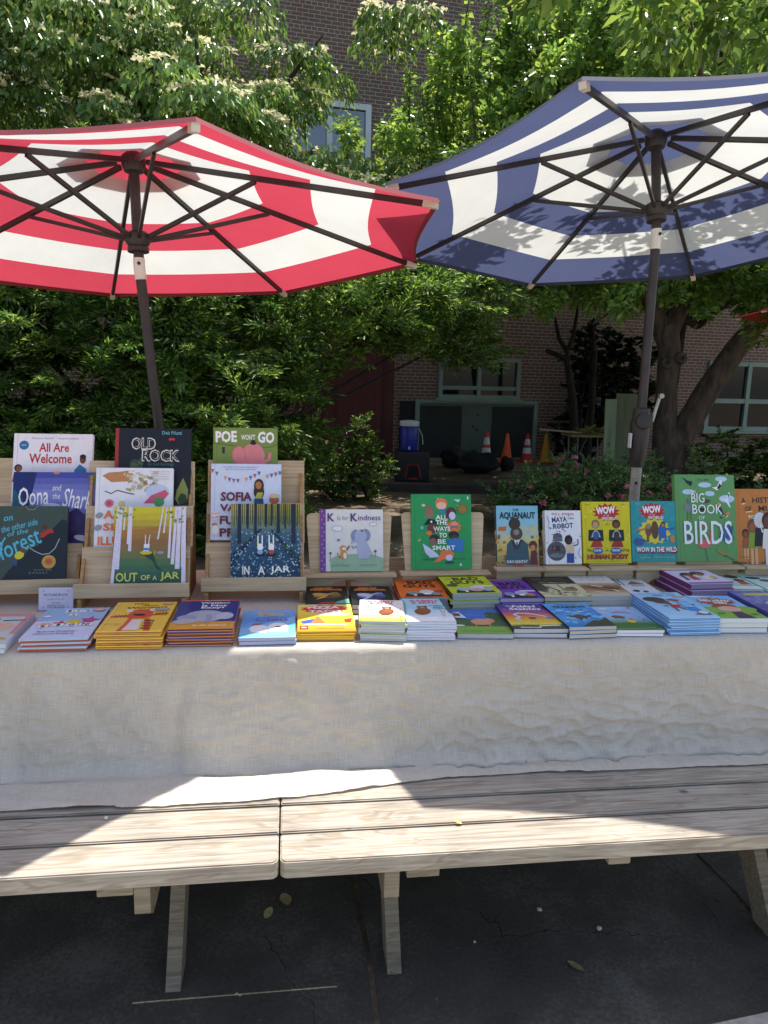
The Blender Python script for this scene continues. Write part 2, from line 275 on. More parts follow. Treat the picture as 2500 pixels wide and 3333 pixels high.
window(-.47, 1.05, 1.17, 1.84, (.27,), (1.33,)); window(5.2, 6.9, .62, 1.92, (6.12,), (1.18,), .09)
window(-3.5, -1.9, 4.3, 5.85, (-2.55,), (4.95,), .09, WHITEF, GLASS2); window(-8.2, -6.6, 4.3, 5.85, (-7.4,), (4.95,), .09, WHITEF, GLASS2); window(3.4, 5, 4.3, 5.85, (4.2,), (4.95,), .09, WHITEF, GLASS2)
wpart('louver_vent', lambda b: [b.box((2.95, -.05, .82), (.56, .06, .68), mat('vent_dark', '23282a', .6))]+[b.box((2.95, -.1, .56+.085*i), (.5, .05, .012), mat('vent_slat', '6d7c86', .4), Matrix.Rotation(R(25), 3, 'X')) for i in range(7)])
wpart('dark_doorway', lambda b: b.box((-1.07, -.02, .54), (.28, .05, 1.08), mat('doorway_dark', '1d1e1f', .8)))
# dark creeper on the wall
# red shed
REDW = mat('red_painted_boards', '4a1214', .6, .18, 3, stretch=(6, 6, .4), bump=.15)
shed = empty('red_shed', (-.65, 11.9, 0), 0, 'dark red wooden shed standing between the hedge and the brick wall', 'shed')
b = MB(); b.box((0, 0, 1.15), (1.52, 1.0, 2.3), REDW, bev=.01); b.build('wall', shed)
b = MB(); [b.box((x, -.515, 1.1), (.012, .02, 2.16), mat('shed_gap', '2a0c0b', .8)) for x in (-.7, -.33, .05, .4)]; b.build('board_seams', shed)
b = MB(); b.box((.23, -.535, 1.05), (.68, .03, 1.98), REDW, bev=.006); dr = b.build('door', shed)
b = MB(); b.tube([(-.05, -.56, 1.0), (-.05, -.59, 1.0), (-.05, -.59, .88), (-.05, -.56, .88)], .01, METAL); b.build('handle', dr)
b = MB(); b.box((0, 0, 2.34), (1.7, 1.2, .07), mat('shed_roof_felt', '2c2a2a', .9)); b.build('roof', shed)
# ------------------------------------------------------------------ foliage
def leaf_mesh(name, P, D, L, Wd, fold, m, parent=None, off=(0, 0, 0), Nn=None):
    """P centres, D directions (leaf axis), L lengths, Wd widths: each leaf = 2 folded triangles pairs"""
    n = len(P); D = D/np.linalg.norm(D, axis=1, keepdims=True)
    if Nn is None: Nn = RNG.normal(size=(n, 3))+np.array([0, 0, 1.2])
    X = np.cross(D, Nn); X /= np.linalg.norm(X, axis=1, keepdims=True)+1e-9; U = np.cross(X, D)
    L = L[:, None]; Wd = Wd[:, None]; F = Wd*fold
    a = P-D*L*.5; e = P+D*L*.5-U*L*.12; mid = P-D*L*.05; l = mid+X*Wd*.5+U*F; r = mid-X*Wd*.5+U*F
    V = np.stack([a, l, e, r], 1).reshape(-1, 3)-np.array(off)
    idx = np.arange(n)[:, None]*4; Fc = np.concatenate([idx+np.array([[0, 2, 1]]), idx+np.array([[0, 3, 2]])], 1).reshape(-1)
    me = bpy.data.meshes.new(name); me.vertices.add(n*4); me.vertices.foreach_set('co', V.astype(np.float32).reshape(-1))
    me.loops.add(n*6); me.loops.foreach_set('vertex_index', Fc.astype(np.int32)); me.polygons.add(n*2)
    me.polygons.foreach_set('loop_start', np.arange(0, n*6, 3, dtype=np.int32)); me.polygons.foreach_set('loop_total', np.full(n*2, 3, dtype=np.int32))
    me.materials.append(m); me.update(calc_edges=True); me.validate()
    o = bpy.data.objects.new(name, me); COL.objects.link(o)
    if parent: o.parent = parent
    return o
def in_ell(n, c, r, shell=0):
    d = RNG.normal(size=(n, 3)); d /= np.linalg.norm(d, axis=1, keepdims=True); q = RNG.random(n)**(1/3)
    if shell: q = shell+(1-shell)*q
    return np.array(c)+d*q[:, None]*np.array(r)
def pads(ells, per_vol, rr):
    """twig-cluster centres inside ellipsoids"""
    out = []
    for c, r in ells:
        k = max(3, int(per_vol*4.19*r[0]*r[1]*r[2])); out.append(in_ell(k, c, r))
    return np.concatenate(out)
BARK = mat('tree_bark', '4a3f35', .95, .6, 16, bump=1.0, stretch=(1, 1, .3)); BARKD = mat('dark_bark', '2e2823', .95, .35, 10, bump=.8)
def branchy(b, base, tips, m, r0, mid_n=4, seed=1):
    rnd = random.Random(seed)
    for t in tips:
        t = Vector(t); a = Vector(base); pts = [a]
        for i in range(1, mid_n+1):
            f = i/mid_n; pts.append(a.lerp(t, f)+Vector((rnd.uniform(-.12, .12), rnd.uniform(-.12, .12), rnd.uniform(-.05, .15)))*(1 if i < mid_n else 0))
        b.tube(pts, [r0*(1-.85*i/mid_n) for i in range(mid_n+1)], m, 7)
# --- dogwood
KB = (-2.3, 8.4, 0)
dog = empty('dogwood_tree', KB, 0, 'wide dogwood tree with cream blossom in tiers behind the red umbrella', 'tree')
KE = [((-3.4, 8, 4.0), (1.9, 1.3, 1.55)), ((-2.0, 7.8, 3.65), (1.1, 1.2, .9)), ((-1.0, 7.7, 4.2), (.6, .7, .3)), ((-.45, 7.6, 4.72), (.7, .6, .22)), ((-1.5, 7.8, 4.75), (.5, .5, .2)), ((-.3, 7.7, 3.35), (.6, .7, .42)), ((-.75, 7.7, 3.1), (.5, .6, .3)), ((-2.6, 8.3, 5.35), (1.0, .7, .35)), ((-5.4, 7.8, 4.0), (1.2, 1.2, 1.7))]
KE = [((c[0]*1.09, c[1]*1.09, 1.48+(c[2]-1.48)*1.09), tuple(v*1.09 for v in r)) for c, r in KE]
kp = pads(KE, 9.6, 1)
kpos = []; kdir = []; fpos = []
for c in kp:
    rad = RNG.uniform(.22, .42); k = int(150*rad/.3)
    th = RNG.uniform(0, 2*PI, k); q = np.sqrt(RNG.random(k))*rad; x, y = q*np.cos(th), q*np.sin(th)
    z = RNG.normal(0, .05, k)-.35*q**2/rad
    kpos.append(np.stack([c[0]+x, c[1]+y, c[2]+z], 1)); kdir.append(np.stack([np.cos(th)*.6+RNG.normal(0, .3, k), np.sin(th)*.6+RNG.normal(0, .3, k), -.55-RNG.random(k)*.8], 1))
    if RNG.random() < .8 and c[2] > 3.1:
        j = RNG.integers(9, 34); th = RNG.uniform(0, 2*PI, j); q = np.sqrt(RNG.random(j))*rad*.9
        fpos.append(np.stack([c[0]+q*np.cos(th), c[1]+q*np.sin(th), c[2]+.06-.3*q**2/rad+RNG.random(j)*.04], 1))
kpos = np.concatenate(kpos); kdir = np.concatenate(kdir); n = len(kpos)
KL = leaf_mat('dogwood_leaf', (.055, .125, .03), (.095, .185, .04), (.2, .3, .065), .28, .36)
leaf_mesh('crown', kpos, kdir, RNG.uniform(.055, .13, n), RNG.uniform(.03, .062, n), .25, KL, dog, KB)
fpos = np.concatenate(fpos); nf = len(fpos); f4 = np.repeat(fpos, 4, 0); th = RNG.uniform(0, 2*PI, nf); th4 = (th[:, None]+np.arange(4)*PI/2).reshape(-1)
fd = np.stack([np.cos(th4), np.sin(th4), RNG.normal(.1, .25, nf*4)], 1); FLW = mat('cream_bract', 'efe9c8', .6, .08, 3)
leaf_mesh('blossoms', f4+fd*.026, fd, np.full(nf*4, .058), np.full(nf*4, .042), .12, fabric('cream_petal', 'ece6bd', .35), dog, KB)
b = MB(); b.tube([KB, (-2.35, 8.4, .9), (-2.2, 8.35, 1.9), (-2.3, 8.3, 2.9)], [.13, .11, .1, .08], BARKD, 9)
branchy(b, (-2.2, 8.35, 1.9), [(-4.6, 8, 4.6), (-.75, 8.3, 4.9), (-1.4, 7.8, 3.9), (-.5, 7.7, 3.4), (-3.4, 8.3, 5.6), (-5.3, 7.9, 4.2)], BARKD, .075, 5, 3)
branchy(b, (-2.3, 8.3, 2.9), [(-2.9, 8.0, 5.2), (-3.9, 7.6, 3.7), (-1.9, 7.7, 4.6)], BARKD, .06, 5, 4); b.build('trunk', dog, True, KB)
# --- large broad-leaved tree at the right
PB = (3.4, 8.8, 0)
pear = empty('broadleaf_tree', PB, 0, 'big broad-leaved tree with a thick forked trunk behind the blue umbrella', 'tree')
b = MB()
b.tube([(3.42, 8.8, -.05), (3.4, 8.8, .25), (3.38, 8.8, .62), (3.3, 8.8, .95), (3.27, 8.8, 1.5), (3.27, 8.8, 1.85), (3.2, 8.8, 2.15)], [.32, .24, .2, .14, .115, .125, .14], BARK, 14)
b.tube([(3.4, 8.78, .45), (3.5, 8.78, .9), (3.72, 8.75, 1.4), (4.0, 8.72, 1.9), (4.35, 8.7, 2.4), (4.9, 8.7, 3.1), (5.4, 8.6, 4.2)], [.19, .16, .14, .125, .11, .1, .05], BARK, 12)
b.tube([(3.22, 8.8, 2.0), (3.38, 8.8, 2.5), (3.6, 8.8, 3.3), (3.6, 8.9, 4.6), (3.7, 9, 6.2)], [.12, .1, .09, .07, .03], BARK, 10)
b.tube([(3.2, 8.8, 2.0), (2.95, 8.75, 2.5), (2.5, 8.6, 3.2), (1.6, 8.5, 4.2), (1.1, 8.4, 5.4)], [.11, .09, .075, .05, .02], BARK, 9)
branchy(b, (2.95, 8.75, 2.5), [(1.6, 8.5, 2.3), (.5, 8.3, 3.5), (2.2, 8.2, 2.1), (1.0, 8.4, 4.6)], BARK, .05, 5, 8); branchy(b, (3.6, 8.8, 3.3), [(4.6, 8.4, 5), (2.6, 8.4, 5), (2.7, 6, 4.2), (2.3, 4.4, 3.6), (1.4, 4.1, 3.5)], BARK, .05, 5, 9)
for x, z, r in ((3.3, .6, .05), (3.2, 1.72, .045), (3.36, 1.78, .05), (3.44, .75, .07), (3.3, .35, .06)): b.lathe([(r*1.5, 0), (r*1.25, .035), (r*.5, .04), (r*.3, .01)], (x, 8.72-.05, z), BARK, 10, (random.uniform(-.4, .2), -1, .1))
ptrunk = b.build('trunk', pear, True, PB)
PE = [((3.4, 8.6, 4.9), (2.3, 1.6, 1.7)), ((1.2, 8.4, 4.25), (1.05, 1, .9)), ((.45, 8.2, 3.45), (.8, .8, .5)), ((1.9, 8.5, 2.75), (1.1, .8, .42)), ((3.9, 8.3, 2.7), (1.3, .8, .45)), ((4.2, 9.2, 7.0), (2.0, 1.8, .9)), ((1.3, 4.05, 3.45), (.75, .36, .26)), ((1.3, 4.05, 3.45), (.75, .36, .26)), ((2.2, 4.1, 3.5), (.7, .45, .3)), ((2.2, 4.1, 3.45), (.7, .45, .3)), ((2.6, 4.7, 3.8), (1.0, .5, .4)), ((2.9, 6.3, 4.3), (1.3, .8, .6)), ((1.0, 8.3, 2.85), (1.0, .7, .45)), ((2.6, 8.2, 2.65), (1.2, .7, .42)), ((4.1, 8.0, 2.5), (1.2, .7, .5)), ((5.3, 8.2, 2.7), (1.1, .8, .7)), ((1.5, 8.1, 2.3), (.6, .5, .25)), ((.3, 9.9, 4.2), (1.0, .9, .5)), ((5.6, 8.4, 4.6), (1.2, 1.2, 1.5))]
pp = pads(PE, 11, 1); ppos = []; pdir = []
for c in pp:
    k = RNG.integers(90, 160); a = np.array([RNG.normal(0, .35), RNG.normal(0, .35), RNG.normal(.5, .5)]); a /= np.linalg.norm(a); L = RNG.uniform(.25, .5); t = RNG.random(k)-.5
    q = RNG.normal(size=(k, 3)); q -= (q@a)[:, None]*a; q /= np.linalg.norm(q, axis=1, keepdims=True)
    ppos.append(c+t[:, None]*a*L+q*RNG.uniform(.02, .17, k)[:, None]); pdir.append(q+a*.3+np.array([0, 0, -.55]))
shoots = []
for i in range(60):        # upright water sprouts at the left of the crown
    x, y, z = RNG.uniform(.1, 2.2), RNG.uniform(7.9, 8.7), RNG.uniform(3.4, 4.6); h = RNG.uniform(.5, 1.3)*(.55+x*.3); lean = RNG.normal(0, .12, 2); k = int(60*h); t = RNG.random(k)
    p = np.stack([x+lean[0]*t*h, y+lean[1]*t*h, z+t*h], 1); th = RNG.uniform(0, 2*PI, k)
    dd = np.stack([np.cos(th), np.sin(th), RNG.normal(-.1, .35, k)], 1); ppos.append(p+dd*.045); pdir.append(dd); shoots.append(((x, y, z), (x+lean[0]*h, y+lean[1]*h, z+h)))
ppos = np.concatenate(ppos); pdir = np.concatenate(pdir); n = len(ppos)
PL = leaf_mat('broad_leaf', (.07, .15, .03), (.12, .23, .04), (.27, .39, .065), .26, .4)
leaf_mesh('crown', ppos, pdir, RNG.uniform(.045, .12, n), RNG.uniform(.03, .065, n), .22, PL, pear, PB)
b = MB(); [b.tube([p, q], [.009, .004], BARK, 5) for p, q in shoots]; b.build('twigs', ptrunk, False, PB)
# --- evergreen hedge
def spray_plant(name, label, cat, base, ells, dens, m, lf=(.05, .09), wd=(.012, .022), twig=None, k=(40, 80), up=.15, group=None, stem=None, shell=.0, sp=.035, Lr=(.16, .34)):
    root = empty(name, base, 0, label, cat, group); P = []; D = []
    for c, r in ells:
        for q in in_ell(max(4, int(dens*4.19*r[0]*r[1]*r[2])), c, r, shell):
            kk = RNG.integers(*k); a = RNG.normal(size=3)*np.array([1, 1, .5])+np.array([0, -.3, up]); a /= np.linalg.norm(a); L = RNG.uniform(*Lr); t = RNG.random(kk)
            o = RNG.normal(size=(kk, 3))*np.array([1, 1, .45]); P.append(q+a*t[:, None]*L+o*sp*(1.15-t[:, None])); D.append(a*.7+o*.6)
    P = np.concatenate(P); D = np.concatenate(D); P[:, 2] = np.maximum(P[:, 2], .015); n = len(P)
    leaf_mesh('foliage', P, D, RNG.uniform(*lf, n), RNG.uniform(*wd, n), .1, m, root, base)
    b = MB(); rr = random.Random(len(P))
    for i in range(stem or 6):
        c, r = ells[i % len(ells)]; s0 = Vector((base[0]+rr.uniform(-.6, .6)*r[0], base[1]+rr.uniform(-.3, .3), base[2])); e = Vector(c)+Vector((rr.uniform(-.5, .5)*r[0], rr.uniform(-.3, .3)*r[1], rr.uniform(.1, .7)*r[2]))
        md = s0.lerp(e, .5)+Vector((rr.uniform(-.15, .15), rr.uniform(-.1, .1), 0)); b.tube([s0, md, e], [.03, .022, .008], BARKD, 6)
    b.build('stems', root, True, base); return root
YL = leaf_mat('yew_needle', (.026, .072, .015), (.055, .135, .023), (.25, .36, .05), .4, .38)
spray_plant('evergreen_hedge', 'tall dark evergreen hedge with bright green tips behind the picture books', 'hedge', (-2.6, 6.6, 0),
   [((-4.2, 6.3, 1.2), (1.5, .8, 1.5)), ((-2.6, 6.2, 1.2), (1.4, .8, 1.6)), ((-1.5, 6.3, 1.3), (1.0, .8, 1.5)), ((-.55, 6.5, 2.15), (.85, .6, .5)), ((.45, 7.3, 2.35), (.75, .5, .38)), ((.3, 7.2, 1.98), (.75, .5, .36)), ((.75, 7.5, 1.9), (.42, .4, .36)), ((-3.2, 6.4, 2.6), (2.2, .7, .6)), ((-.0, 6.9, 2.2), (.7, .5, .42))], 78, YL, (.04, .08), (.013, .022), None, (150, 260), stem=16, shell=.5, sp=.075, Lr=(.22, .5))
spray_plant('evergreen_shrub', 'small dark evergreen shrub in front of the red shed', 'shrub', (-.45, 9.0, 0), [((-.42, 9, .35), (.5, .35, .4)), ((-.3, 8.95, .75), (.24, .22, .25)), ((-.75, 9, .3), (.35, .3, .3))], 260, YL, stem=5)
spray_plant('evergreen_shrub', 'low dark green bush under the window at the far right', 'shrub', (5.6, 11.2, 0), [((5.4, 11.2, .35), (1.0, .5, .45)), ((6.6, 11.4, .4), (.9, .5, .5))], 140, YL, (.06, .1), (.02, .035), stem=5)
AL = leaf_mat('azalea_leaf', (.07, .14, .05), (.12, .22, .07), (.24, .34, .13), .33, .34); PINK = fabric('pink_petal', 'f29aa6', .35)
def azalea(label, base, ells, blooms, dens=620):
    rt = spray_plant('azalea_bush', label, 'bush', base, ells, dens, AL, (.03, .05), (.018, .028), None, (35, 60), .5, 'azalea bushes along the path', 7, .35)
    if blooms:
        P = np.concatenate([in_ell(max(1, int(blooms*r[0]*4)), c, r, .85) for c, r in ells]); P = P[P[:, 1] < base[1]+.15]; P[:, 2] = np.maximum(P[:, 2], .08); m_ = len(P); p5 = np.repeat(P, 7, 0); d = RNG.normal(size=(m_*7, 3)); d /= np.linalg.norm(d, axis=1, keepdims=True); d[:, 1] -= .2
        leaf_mesh('blossoms', p5+d*.021, d, np.full(m_*7, .058), np.full(m_*7, .044), .15, PINK, rt, base)
    return rt
azalea('broad azalea bush with pink flowers between the orange cone and the blue umbrella pole', (1.95, 7.5, 0), [((1.5, 7.4, .22), (.38, .4, .34)), ((2.0, 7.5, .3), (.45, .4, .36)), ((2.45, 7.5, .34), (.3, .3, .3)), ((1.86, 7.5, .68), (.12, .12, .08))], 15)
azalea('small azalea bush with a few pink flowers left of the forked trunk', (2.85, 8.1, 0), [((2.85, 8.1, .4), (.24, .25, .3)), ((3.0, 8.0, .25), (.15, .2, .2))], 9)
azalea('rounded pale green azalea bush just right of the forked trunk', (3.68, 8.6, 0), [((3.68, 8.6, .42), (.19, .2, .3))], 0, 800)
azalea('low azalea sprig beside the trunk of the big tree, half hidden by the orange book', (4.1, 7.9, 0), [((4.0, 7.9, .2), (.2, .2, .16)), ((4.45, 7.9, .25), (.2, .2, .16))], 0)
# added tree, hidden behind the big crown, to shade the brick wall
BT = (4.6, 12.2, 0); bt = empty('added_shade_tree', BT, 0, 'added tree shading the brick wall, hidden behind the blue umbrella and forked trunk', 'tree')
BE = [((4.4, 11.6, 4.2), (2.6, 1.3, 1.5)), ((2.2, 11.4, 4.1), (1.4, 1.2, .9)), ((6.9, 11.4, 4.2), (1.6, 1.4, 1.8)), ((3.2, 11.2, 3.0), (1.8, .8, .4)), ((1.0, 11.2, 3.4), (1.0, .9, .5)), ((2.5, 10.4, 3.25), (2.2, .8, .6)), ((5.0, 10.4, 3.3), (2.0, .8, .7)), ((.8, 10.6, 3.1), (1.0, .7, .45)), ((2.6, 11.0, 5.2), (2.0, 1.2, .7))]
bp_ = pads(BE, 11, 1); P_ = []; D_ = []
for c in bp_:
    k = RNG.integers(90, 150); q = RNG.normal(size=(k, 3)); P_.append(c+q*np.array([.2, .2, .12])); D_.append(q*.6+np.array([0, 0, -.7]))
P_ = np.concatenate(P_); D_ = np.concatenate(D_); n = len(P_)
leaf_mesh('crown', P_, D_, RNG.uniform(.09, .14, n), RNG.uniform(.06, .085, n), .2, PL, bt, BT)
b = MB(); b.tube([BT, (4.6, 12.2, 1.2), (4.65, 12.1, 2.6), (4.6, 11.8, 4.4)], [.13, .11, .09, .04], BARKD, 9); branchy(b, (4.9, 12.1, 2.4), [(2.2, 11.4, 4.1), (6.8, 11.5, 4.2), (3.2, 11.2, 3.2)], BARKD, .06, 5, 12); b.build('trunk', bt, True, BT)
# thin dark tree and creeper against the wall
tt = empty('thin_tree', (3.02, 12.0, 0), 0, 'thin dark leafless young tree forking in front of the brick wall', 'tree')
b = MB(); b.tube([(3.02, 12, 0), (3.04, 12, .7), (2.98, 12, 1.2), (2.88, 12, 1.68)], [.085, .075, .065, .055], BARKD, 9); b.tube([(2.88, 12, 1.68), (2.82, 12, 1.85), (2.6, 12, 1.93), (2.5, 12.0, 1.96)], [.05, .045, .04, .03], BARKD, 8)
b.tube([(2.86, 12, 1.75), (2.84, 12, 1.95), (2.7, 12, 2.15), (2.6, 12, 2.5)], [.045, .04, .035, .02], BARKD, 8); b.tube([(2.84, 12, 1.95), (2.92, 12, 2.2), (2.97, 12, 2.7)], [.035, .03, .02], BARKD, 8); b.build('trunk', tt, True, (3.02, 12, 0))
b = MB(); b.tube([(3.35, 12.3, 0), (3.38, 12.3, 1.0), (3.36, 12.3, 1.9), (3.3, 12.3, 2.4)], [.05, .05, .045, .02], BARKD, 8); b.build('limb', tt, True, (3.02, 12, 0))
VL = leaf_mat('creeper_leaf', (.012, .026, .01), (.016, .034, .012), (.025, .05, .016), .5, .15)
spray_plant('wall_creeper', 'dark creeper climbing the brick wall behind the blue umbrella pole', 'climber', (3.7, 13.6, 0), [((3.75, 13.7, 1.7), (.42, .3, .9)), ((3.6, 13.8, .6), (.5, .25, .6)), ((4.4, 13.7, 1.4), (.5, .3, 1.2))], 260, VL, (.07, .11), (.04, .06), stem=6)
# ------------------------------------------------------------------ things at the back
def cone(label, loc, h, c0, bands=(), tilt=0, name='traffic_cone'):
    r = empty(name, loc, 0, label, 'traffic cone', 'traffic cones by the wall'); r.rotation_euler = (0, R(tilt), random.uniform(0, 1))
    cm = mat('cone_'+c0, c0, .5, .1, 5); b = MB(); b.box((0, 0, .012), (h*.56, h*.56, .024), cm, bev=.008); b.build('base', r)
    b = MB(); pr = lambda t: h*(.2-.155*t); b.lathe([(pr(0)+.012, .024), (pr(.05), .045), (pr(.94), h*.96), (pr(1)*.7, h), (pr(1)*.3, h)], (0, 0, 0), cm, 20); b.build('body', r, True)
    for t0, t1 in bands: b = MB(); b.lathe([(pr(t0)+.003, h*t0), (pr(t1)+.003, h*t1)], (0, 0, 0), mat('reflective_white', 'd9dad6', .4, .1, 9), 20); b.build('reflective_band', r, True)
cone('orange and white striped traffic cone, leftmost of the row', (1.84, 13.5, 0), .56, 'd8401c', ((.28, .48), (.58, .82)))
cone('plain bright orange traffic cone beside the striped one', (2.23, 13.6, 0), .53, 'e8622f')
cone('red traffic cone with white collar, half hidden by the azalea', (2.63, 13.75, 0), .53, 'c23222', ((.3, .5), (.6, .8)))
cone('yellow ochre traffic cone, the only yellow one', (3.0, 13.85, 0), .54, 'c98f22')
cone('whitish traffic cone with dark red tip beside the folding table', (3.4, 13.9, 0), .5, '8f2f28', ((.1, .72),))
ck = empty('water_cooler', (.34, 10.8, .44), 0, 'blue drum water cooler with white lid standing on the black speaker', 'cooler')
b = MB(); b.lathe([(.112, 0), (.125, .02), (.13, .34), (.12, .36)], (0, 0, 0), mat('cooler_blue', '23349c', .4), 24); b.build('body', ck, True)
b = MB(); b.lathe([(.14, .36), (.145, .37), (.145, .42), (.12, .435), (.05, .44)], (0, 0, 0), mat('cooler_white', 'd5d8da', .45), 24); b.build('lid', ck, True)
b = MB(); b.tube([(0, -.12, .06), (0, -.16, .06), (0, -.165, .03)], .014, mat('cooler_white', 'd5d8da', .45)); b.build('spigot', ck, True)
b = MB(); b.tube([(.135, 0, .33), (.19, -.02, .22), (.2, -.03, .1)], .006, mat('cooler_white', 'd5d8da', .45)); b.build('handle', ck, True)
sp = empty('black_speaker', (.39, 10.83, 0), 0, 'black speaker box with red angular trim on the ground by the shed', 'speaker')
b = MB(); b.box((0, 0, .22), (.5, .42, .43), BLACKP, bev=.02); b.build('cabinet', sp)
b = MB(); rdp = mat('red_trim', 'a02428', .4); b.tube([(-.1, -.225, .06), (-.06, -.225, .26), (.08, -.225, .26), (.13, -.225, .06)], .011, rdp, 6); b.box((.02, -.218, .05), (.13, .012, .03), rdp); b.build('trim', sp)
b = MB(); b.box((.02, -.214, .15), (.14, .01, .15), mat('speaker_grille', '0b0b0c', .7)); b.build('grille', sp)
def sack(name, label, cat, loc, d, seed):
    bm = bmesh.new(); bmesh.ops.create_icosphere(bm, subdivisions=4, radius=1)
    for v in bm.verts:
        q = v.co.copy(); k = 1+.28*noise.noise(q*1.6+Vector((seed, 0, 0)))+.12*noise.noise(q*5+Vector((seed, 3, 0))); v.co = Vector((q.x*d[0]*k, q.y*d[1]*k, max(-.9*d[2], q.z*d[2]*k)))
    me = bpy.data.meshes.new(name); bm.to_mesh(me); bm.free(); me.materials.append(mat('black_bag', '141415', .75, .3, 6)); me.polygons.foreach_set('use_smooth', [True]*len(me.polygons))
    o = bpy.data.objects.new(name, me); COL.objects.link(o); o.location = loc; return tag(o, label, cat, None)
bagA = sack('duffel_bag', 'slumped black bag leaning on the sage green panel', 'bag', (1.2, 12.6, .17), (.26, .2, .18), 1)
bagB = sack('duffel_bag', 'wide black bag lying in front of the striped cone', 'bag', (1.52, 11.9, .16), (.32, .22, .17), 5)
bagC = sack('duffel_bag', 'small black bundle under the plain orange cone', 'bag', (2.02, 12.2, .12), (.12, .12, .13), 9)
ft = empty('folding_table', (3.1, 11.2, 0), R(6), 'folding table with yellowish top and thin metal legs by the brick wall', 'table')
b = MB(); b.box((0, 0, .7), (.78, .5, .035), mat('table_top_yellow', 'a08e52', .6), bev=.008); b.build('table_top', ft)
for x in (-.26, .2):
    for y in (-.2, .2): b = MB(); b.tube([(x, y, 0), (x-.02, y, .69)], .011, mat('steel_leg', '777b7e', .4, .1, 8, .8)); b.build('leg', ft)
    b = MB(); b.tube([(x, -.2, .4), (x+.12, -.2, .68)], .007, mat('steel_leg', '777b7e', .4)); b.build('brace', ft)
b = MB(); b.box((0, 0, 0), (.62, .12, .02), mat('raw_plank', 'b5a68a', .8)); o = tag(b.build('wooden_plank'), 'pale loose plank jutting out from the folding table', 'plank'); o.location = (2.62, 11.15, .755); o.rotation_euler = (0, R(3), R(-4))
b = MB(); rr = random.Random(3)
for i in range(26):
    a = rr.uniform(0, 6.28); p = Vector((rr.gauss(0, .09), rr.gauss(0, .06), .02+rr.random()*.07)); d = Vector((math.cos(a), math.sin(a), rr.uniform(-.2, .6)))*rr.uniform(.06, .14); b.beam(p-d, p+d, .035, .004, mat('dry_brush', 'a8945c', .9), (rr.uniform(-1, 1), .2, 1))
o = tag(b.build('dry_brushwood'), 'heap of dry leaves and offcuts on the folding table', 'debris'); o.location = (3.05, 11.15, .72)
for lab, x0, x1, z1, y, ln, c in (('narrow pale green board leaning against the wall left of the trunk', 3.02, 3.18, 1.25, 10.2, -8, '8d9a78'), ('wide mossy board leaning behind the forked trunk', 3.2, 3.62, 1.33, 10.3, -8, '6c7358'), ('grey green board leaning behind the right fork of the trunk', 3.95, 4.25, 1.05, 10.4, -8, '75827a')):
    b = MB(); b.box((0, 0, z1/2), (x1-x0, .03, z1), mat('board_'+c, c, .8, .25, 3, stretch=(5, 5, .6)), bev=.004); o = tag(b.build('leaning_board'), lab, 'board', 'boards leaning by the wall'); o.location = ((x0+x1)/2, y, .02); o.rotation_euler = (R(-7), 0, 0)
